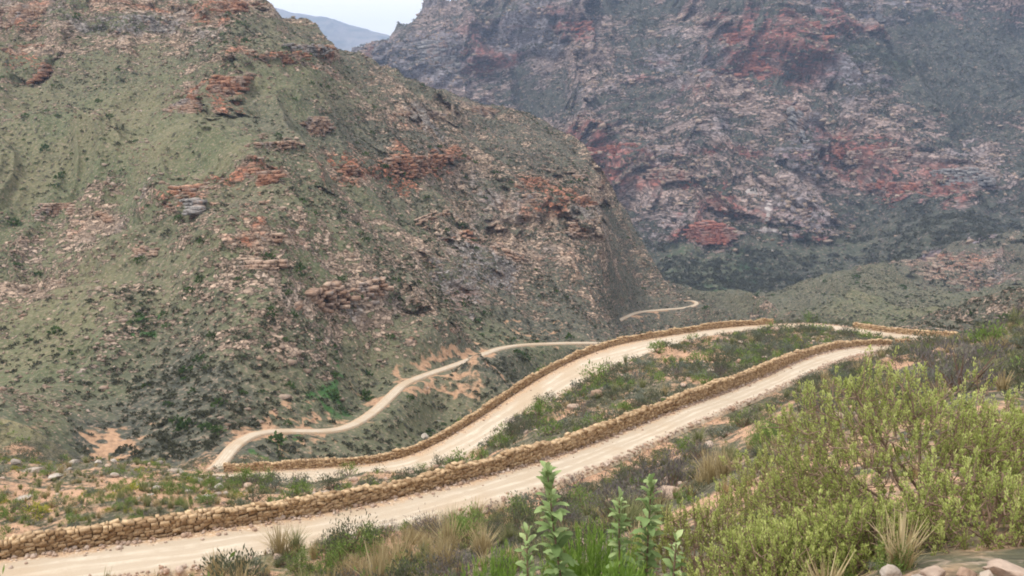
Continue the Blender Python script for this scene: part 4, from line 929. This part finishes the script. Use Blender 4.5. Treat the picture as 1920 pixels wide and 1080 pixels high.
# ---- boulders and scrub strewn over the opposite slope
IV, IF = ico_mesh(1)
def strew(n, w_, s0, sg, smin, smax, seed):
    r_ = np.random.default_rng(seed); x, y, z, gi, gj = pick(r_, w_, n); s_ = np.clip(s0*r_.lognormal(0, sg, n), smin, smax)
    sh = r_.uniform(.7, 1.3, (n, 1, 3))*np.array([1.15, .9, .62]); V = (IV[None]+r_.uniform(-.42, .42, (n, len(IV), 3)))*sh*s_[:, None, None]
    V += np.stack([x, y, z+s_*.1], 1)[:, None]; Fq = (IF[None]+(np.arange(n)*len(IV))[:, None, None])
    return V.reshape(-1, 3), Fq.reshape(-1, 3), np.repeat(np.clip(r_.beta(2, 2, n), 0, 1), len(IV)), (x, y, z, s_)
midw = (PY > 126) & (PY < 640) & (DR > 2.2)
clm = sstep(.42, .68, fbm(Xg/16, Yg/22, 4, 621))
V, Fq, T_, _ = strew(32000, midw*(.10+clm+np.clip(ATT['rock'], 0, 1)*1.3)*(1/(.4+PY/300))*(ATT['rock'] > .1), .16, .6, .08, 1.3, 71)
tag(link('scree', mesh_np('scree', V, Fq, [m_scree], {'tint': T_})), kind='stuff')
# distant bushes
def bushes(n, w_, s0, seed, nl, name, mat, leaf):
    r_ = np.random.default_rng(seed); x, y, z, gi, gj = pick(r_, w_, n); s_ = np.clip(s0*r_.lognormal(0, .38, n), .3*s0, 2.4*s0)
    d = unit(r_.normal(size=(n, nl, 3))); d[..., 2] = np.abs(d[..., 2]); c = d*r_.uniform(.35, 1., (n, nl, 1))*np.array([1, 1, .75])*s_[:, None, None]+np.stack([x, y, z], 1)[:, None]
    tint = np.clip(r_.normal(.35, .15, (n, nl))+r_.normal(0, .12, (n, 1)), 0, 1)
    V, Fq, T_ = cards(c.reshape(-1, 3), (d+r_.normal(0, .5, d.shape)).reshape(-1, 3), np.repeat(s_*leaf, nl), np.repeat(s_*leaf*.8, nl), r_, tint.ravel())
    tag(link(name, mesh_np(name, V, Fq, [mat], {'tint': T_})), kind='stuff')
clb = sstep(.40, .66, fbm(Xg/26, Yg/34, 4, 631))
bushes(15000, midw*(.25+clb+1.5*np.clip(ATT['lush'], 0, 1))*(1/(.4+PY/300))*(ATT['soil'] < .6)*(1-.75*np.clip(ATT['dry'], 0, 1)), .34, 81, 22, 'slope_scrub', MT['scrub'], .75)
bushes(420, midw*(.1+clb+6*np.clip(ATT['lush'], 0, 1))*(1/(.4+PY/300)), .8, 82, 34, 'slope_thicket', MT['thick'], .6)
farw = (PY > 640) & (PY < 1700)
V, Fq, T_, _ = strew(6000, farw*np.clip(ATT['rock'], 0, 1)**2, 1.3, .5, .6, 4.2, 72)
tag(link('mountain_rocks', mesh_np('mountain_rocks', V, Fq, [m_scree], {'tint': T_})), kind='stuff')
bushes(9000, farw*(.2+np.clip(.7-ATT['rock'], 0, 1)+2*np.clip(ATT['lush'], 0, 1)), 1.7, 83, 14, 'mountain_scrub', MT['scrub'], .8)

# ---------------------------------------------------------------- foreground plants
print('foreground')
def olive_bush(base, rx, ry, H, nsh, seed, label, nl=42, lean=(0, 0)):
    r = np.random.default_rng(seed); base = np.array(base); P = []
    nm = 15; lobes = unit(np.stack([r.normal(0, 1, nm), r.normal(0, 1, nm), np.abs(r.normal(.2, .75, nm))], 1)); lk = r.uniform(.78, 1.12, nm)
    while len(P) < nsh:
        d = unit(r.normal(size=3)); d[2] = abs(d[2])
        if d[2] < .06: continue
        i = np.argmax(lobes@d); k = lk[i]*(r.uniform(.25, 1)**.38)*(.62+.38*(lobes[i]@d))
        P.append(np.array([d[0]*rx+lean[0]*d[2], d[1]*ry+lean[1]*d[2], d[2]*H])*k*(1+.10*(r.random() < .12)))
    P = np.array(P); P = P[np.argsort(np.linalg.norm(P/np.array([rx, ry, H]), axis=1))]
    nodes = [np.zeros(3)]; segs = []
    for m in range(13):      # main limbs
        a = 2*math.pi*m/13+r.normal(0, .2); el = r.uniform(.35, 1.35); q = np.zeros(3); L_ = r.uniform(.5, .75)*rx; dd = np.array([math.cos(a)*math.cos(el), math.sin(a)*math.cos(el), math.sin(el)]); rad = .016*H
        for k in range(5):
            n_ = q+dd*L_/5; segs.append((q, n_, rad, rad*.82)); rad *= .82; q = n_; nodes.append(q); dd = unit(dd+r.normal(0, .16, 3)+np.array([0, 0, .06]))
    N_ = np.array(nodes)
    for p_ in P:
        nd = np.linalg.norm(N_, axis=1); c = np.linalg.norm(N_-p_, axis=1)+.35*nd; c[(nd > np.linalg.norm(p_)*.92)] = 9
        q = N_[np.argmin(c)]; m = q+(p_-q)*.5+r.normal(0, .02, 3)-np.array([0, 0, .02]); L_ = np.linalg.norm(p_-q)
        segs += [(q, m, .0026+.004*L_, .0022+.002*L_), (m, p_, .0022+.002*L_, .0016)]
        N_ = np.vstack([N_, m, q+(m-q)*.5])
    # leafy shoots: leaves stand around each shoot, young ones crowd the tip
    n = len(P); up = unit(P/np.array([rx, ry, H])*.35+np.array([0, 0, .9])+r.normal(0, .22, (n, 3))); Ls = r.uniform(.05, .15, n)
    t_ = np.sort(r.uniform(0, 1, (n, nl)), 1); C = P[:, None]+up[:, None]*(t_*Ls[:, None])[..., None]-up[:, None]*(.45*Ls)[:, None, None]
    rd = unit(r.normal(size=(n, nl, 3))); d = unit(rd*(.95-.45*t_[..., None])+up[:, None]*(.55+.6*t_[..., None])); C = C+rd*.004
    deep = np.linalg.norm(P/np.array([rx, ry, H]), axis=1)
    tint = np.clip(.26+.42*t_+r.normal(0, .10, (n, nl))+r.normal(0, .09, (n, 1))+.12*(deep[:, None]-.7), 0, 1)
    V, Fq, T_ = cards(C.reshape(-1, 3), d.reshape(-1, 3), r.uniform(.010, .020, n*nl), r.uniform(.005, .0085, n*nl), r, tint.ravel())
    for k in range(n): segs.append((P[k]-up[k]*.45*Ls[k], P[k]+up[k]*.5*Ls[k], .0018, .001))
    o = link('olive_bush', None); o.location = base; tag(o, label, 'bush', 'olive-green bushes in front')
    link('foliage', mesh_np('foliage', V, Fq, [MT['hero']], {'tint': T_}), o); S_ = tubes(segs, 4); link('branches', mesh_np('branches', S_[0], S_[1], [m_rbark], smooth=True), o)
def onground(u, Y, dz=0):
    X = (u-960)/F*Y*1.09; return X, Y, float(ground(np.array(X), np.array(Y)))+dz
def bush_at(u, Y, topv, rx, ry, nsh, seed, label, lean=(0, 0)):
    b = onground(u, Y); H = slope_of(topv)*Y-b[2]; print('bush', b, H); olive_bush(b, rx, ry, max(H, .35), nsh, seed, label, lean=lean)
bush_at(1720, 4.5, 688, 1.12, .9, 1350, 31, 'biggest olive-green bush, with reddish branches fanning out above the pale rocks')
bush_at(1330, 5.0, 925, .6, .5, 560, 32, 'rounded olive-green bush at the left foot of the biggest one')
bush_at(1550, 3.7, 985, .55, .42, 520, 33, 'low olive-green bush at the bottom, just left of the pointed pale stone')
bush_at(1960, 4.7, 745, .75, .7, 700, 34, 'olive-green bush cut off by the right edge of the photo')
bush_at(1480, 6.2, 830, .62, .55, 620, 35, 'slender olive-green bush behind, between the grey boulders and the biggest bush')

bush_at(1470, 3.5, 1035, .45, .35, 340, 36, 'low olive-green bush touching the bottom edge, right of the broad-leaved stalks')
bush_at(1640, 3.7, 1010, .4, .3, 260, 37, 'small olive-green bush just behind the pointed pale stone')
bush_at(1850, 3.6, 985, .45, .35, 280, 38, 'low olive-green bush just behind the big pinkish slab')
def broad_plant(u, Y, topv, seed, label, bend=0., leafL=.07, dense=1.):
    r = np.random.default_rng(seed); b = np.array(onground(u, Y)); H = slope_of(topv)*Y-b[2]; n = int(H/.023*dense)
    path = lambda t_: np.array([bend*H*(t_-t_*t_*.3), .04*H*math.sin(3*t_), H*t_]); segs = [(path(i/14), path((i+1)/14), .0085*(1-.5*i/14), .0085*(1-.5*(i+1)/14)) for i in range(14)]
    Vs, Fs, Ts = [], [], []; k0 = 0
    for i in range(n):
        t_ = .22+.78*(i/(n-1)); az = i*2.4+r.normal(0, .25); el = .1+.85*t_**4+r.normal(0, .28); L_ = leafL*(1.05-.30*t_**6)*r.uniform(.8, 1.2); w_ = L_*.46
        a = np.array([math.cos(az), math.sin(az), 0]); d = a*math.cos(el)+np.array([0, 0, 1])*math.sin(el); sd_ = np.cross([0, 0, 1], a); up = np.cross(d, sd_)*-1
        up = up if up[2] > 0 else -up; o_ = path(t_); rows = []
        for q, wd in ((0, .12), (.22, .62), (.48, 1.), (.74, .86), (.93, .45), (1.04, .05)):
            c = o_+d*L_*q+up*L_*(.10*math.sin(q*3.1)); wv_ = r.normal(0, .07)*L_
            rows += [c+sd_*w_*wd*.5+up*(w_*wd*.16+wv_*.6), c, c-sd_*w_*wd*.5+up*(w_*wd*.16-wv_*.4)]
        Vs.append(np.array(rows)); tt = np.clip(.22+.45*t_+r.normal(0, .15), 0, 1); Ts.append(np.full(18, tt))
        for q in range(5):
            for h_ in (0, 1): Fs.append([k0+3*q+h_, k0+3*q+h_+1, k0+3*q+h_+4, k0+3*q+h_+3])
        k0 += 18
    o = link('broad_leaved_plant', None); o.location = b; tag(o, label, 'plant', 'broad-leaved stalks in front')
    link('foliage', mesh_np('foliage', np.vstack(Vs), np.array(Fs), [MT['broad']], {'tint': np.concatenate(Ts)}, smooth=True), o)
    S_ = tubes(segs, 6); link('stem', mesh_np('stem', S_[0], S_[1], [m_rbark], smooth=True), o)
broad_plant(1092, 3.9, 885, 41, 'tallest broad-leaved stalk, leaning left, in front of the upper road', -.22, .09, 2.2)
broad_plant(1172, 4.3, 935, 42, 'thin broad-leaved stalk between the tallest one and the upright one', -.06, .075, 2.)
broad_plant(1212, 4.4, 905, 43, 'upright broad-leaved stalk nearest the rounded olive bush', .02, .085, 2.2)
broad_plant(1000, 3.8, 1000, 44, 'short broad-leaved stalk left of the tallest one', -.05, .07, 1.6)
broad_plant(1262, 3.7, 1015, 45, 'short broad-leaved stalk in front of the rounded olive bush', .03, .07, 1.6)
def needle_clump(u, Y, topv, rad, n, seed, label):
    r = np.random.default_rng(seed); b = np.array(onground(u, Y)); H = slope_of(topv)*Y-b[2]; parts = []
    for k in range(n):
        a = r.uniform(0, 6.28); q = rad*math.sqrt(r.random()); h_ = H*r.uniform(.6, 1)*(1-.25*q/rad); p0 = np.array([math.cos(a)*q*.5, math.sin(a)*q*.5, 0]); p1 = np.array([math.cos(a)*q, math.sin(a)*q, h_]); m = 46
        t_ = r.uniform(.35, 1, m); c = p0+(p1-p0)*t_[:, None]; d = unit(p1-p0)+r.normal(0, .25, (m, 3)); parts.append(cards(c, d, r.uniform(.03, .055, m), .004, r, np.clip(.25+.45*t_+r.normal(0, .12, m), 0, 1)))
        parts.append(tubes([(p0, p1, .003, .001)], 3))
    V, Fq, T_ = cat(parts); o = link('needle_bush', mesh_np('needle_bush', V, Fq, [MT['needle']], {'tint': T_})); o.location = b; tag(o, label, 'bush', 'bright green needle-leaved bushes in front')
needle_clump(935, 4.2, 1005, .30, 330, 51, 'vivid green needle-leaved bush left of the short broad-leaved stalk')
needle_clump(1112, 4.6, 950, .30, 320, 52, 'vivid green needle-leaved bush behind the tallest broad-leaved stalk')
needle_clump(1170, 3.6, 1035, .18, 150, 53, 'vivid green needle-leaved bush at the bottom between two broad-leaved stalks')
# pale stones at the viewer's feet
for n_, (u0, v0, Y0, w0, h0, fl, pale, lab) in enumerate([(1672,1066,3.0,46,60,1.0,1,'pointed pale stone at the bottom, left end of the stones at the viewer\'s feet'),
 (1752,1066,2.9,58,36,.7,0,'rounded brown stone right of the pointed pale one'),(1812,1068,2.85,46,30,.6,0,'small reddish stone in the row at the viewer\'s feet'),
 (1850,1076,2.7,40,24,.6,1,'small grey stone under the big pinkish slab'),(1900,1064,2.8,150,40,.25,0,'big pinkish slab in the bottom right corner'),(1720,1084,2.8,50,30,.6,1,'half-hidden pale stone between the pointed and the brown stone')]):
    X_, Y_, Z_ = at(u0, v0, Y0); R_ = w0*Y0*1.09/F/2; gz = float(ground(np.array(X_), np.array(Y_)))
    o = link('stone', rock_mesh(20+n_, fl, m_pale if pale else m_boulder)); zs = max(Z_-gz, R_*fl)+.03
    o.location = (X_, Y_, Z_-R_*fl*.6); o.scale = (R_, R_, R_*1.2); o.rotation_euler = (rnd.uniform(-.2, .2), rnd.uniform(-.2, .2), rnd.uniform(-.4, .4)); tag(o, lab, 'stone', 'stones at the viewer\'s feet'); print('stone', Z_, gz)
# ---------------------------------------------------------------- light, sky, haze
SUN_EL, SUN_AZ = math.radians(58), math.radians(-62)      # high behind thin cloud, from the left and slightly behind
w = bpy.data.worlds.new('World'); scene.world = w; w.use_nodes = True; wt = w.node_tree; wt.nodes.clear()
sky = wt.nodes.new('ShaderNodeTexSky'); sky.sky_type = 'NISHITA'; sky.sun_disc = False; sky.sun_elevation = SUN_EL; sky.sun_rotation = SUN_AZ
sky.air_density = 1.; sky.dust_density = 3.; sky.altitude = 900
bg1 = wt.nodes.new('ShaderNodeBackground'); bg1.inputs[1].default_value = .092
mx = wt.nodes.new('ShaderNodeMix'); mx.data_type = 'RGBA'; mx.inputs[0].default_value = .85; mx.inputs[7].default_value = (12.5, 11.9, 11.4, 1)
out = wt.nodes.new('ShaderNodeOutputWorld'); wt.links.new(sky.outputs[0], mx.inputs[6]); wt.links.new(mx.outputs[2], bg1.inputs[0]); wt.links.new(bg1.outputs[0], out.inputs[0])
sun = bpy.data.lights.new('sun', 'SUN'); sun.energy = 1.9; sun.angle = math.radians(8); sun.color = (1, .96, .9)
so = bpy.data.objects.new('sun', sun); COL.objects.link(so)
sd = np.array([math.sin(SUN_AZ)*math.cos(SUN_EL), -math.cos(SUN_AZ)*.55*math.cos(SUN_EL), math.sin(SUN_EL)])
import mathutils
so.rotation_euler = mathutils.Vector(sd).to_track_quat('Z', 'Y').to_euler()
hz0, hz1 = -421, 790
V = np.array([(x, y, z) for x in (-9050, 9050) for y in (-3050, 8700) for z in (hz0, hz1)], float)
Fh = np.array([(0, 1, 3, 2), (4, 6, 7, 5), (0, 4, 5, 1), (2, 3, 7, 6), (0, 2, 6, 4), (1, 5, 7, 3)])
t = NT('haze'); vol = t.n('VolumePrincipled', {'Color': (.52, .68, 1., 1), 'Density': 1.55e-4, 'Anisotropy': .1}); t.t.links.new(vol.outputs[0], t.out.inputs['Volume'])
tag(link('haze', mesh_np('haze', V, Fh, [t.m])), kind='stuff')
scene.view_settings.view_transform = 'Standard'; scene.view_settings.look = 'None'; scene.view_settings.gamma = 1; scene.view_settings.use_curve_mapping = False
scene.view_settings.exposure = .82
scene.cycles.filter_width = 1.9; scene.cycles.max_bounces = 5; scene.cycles.diffuse_bounces = 3; scene.cycles.transparent_max_bounces = 6
scene.cycles.use_denoising = True
print('objects', len(scene.objects))
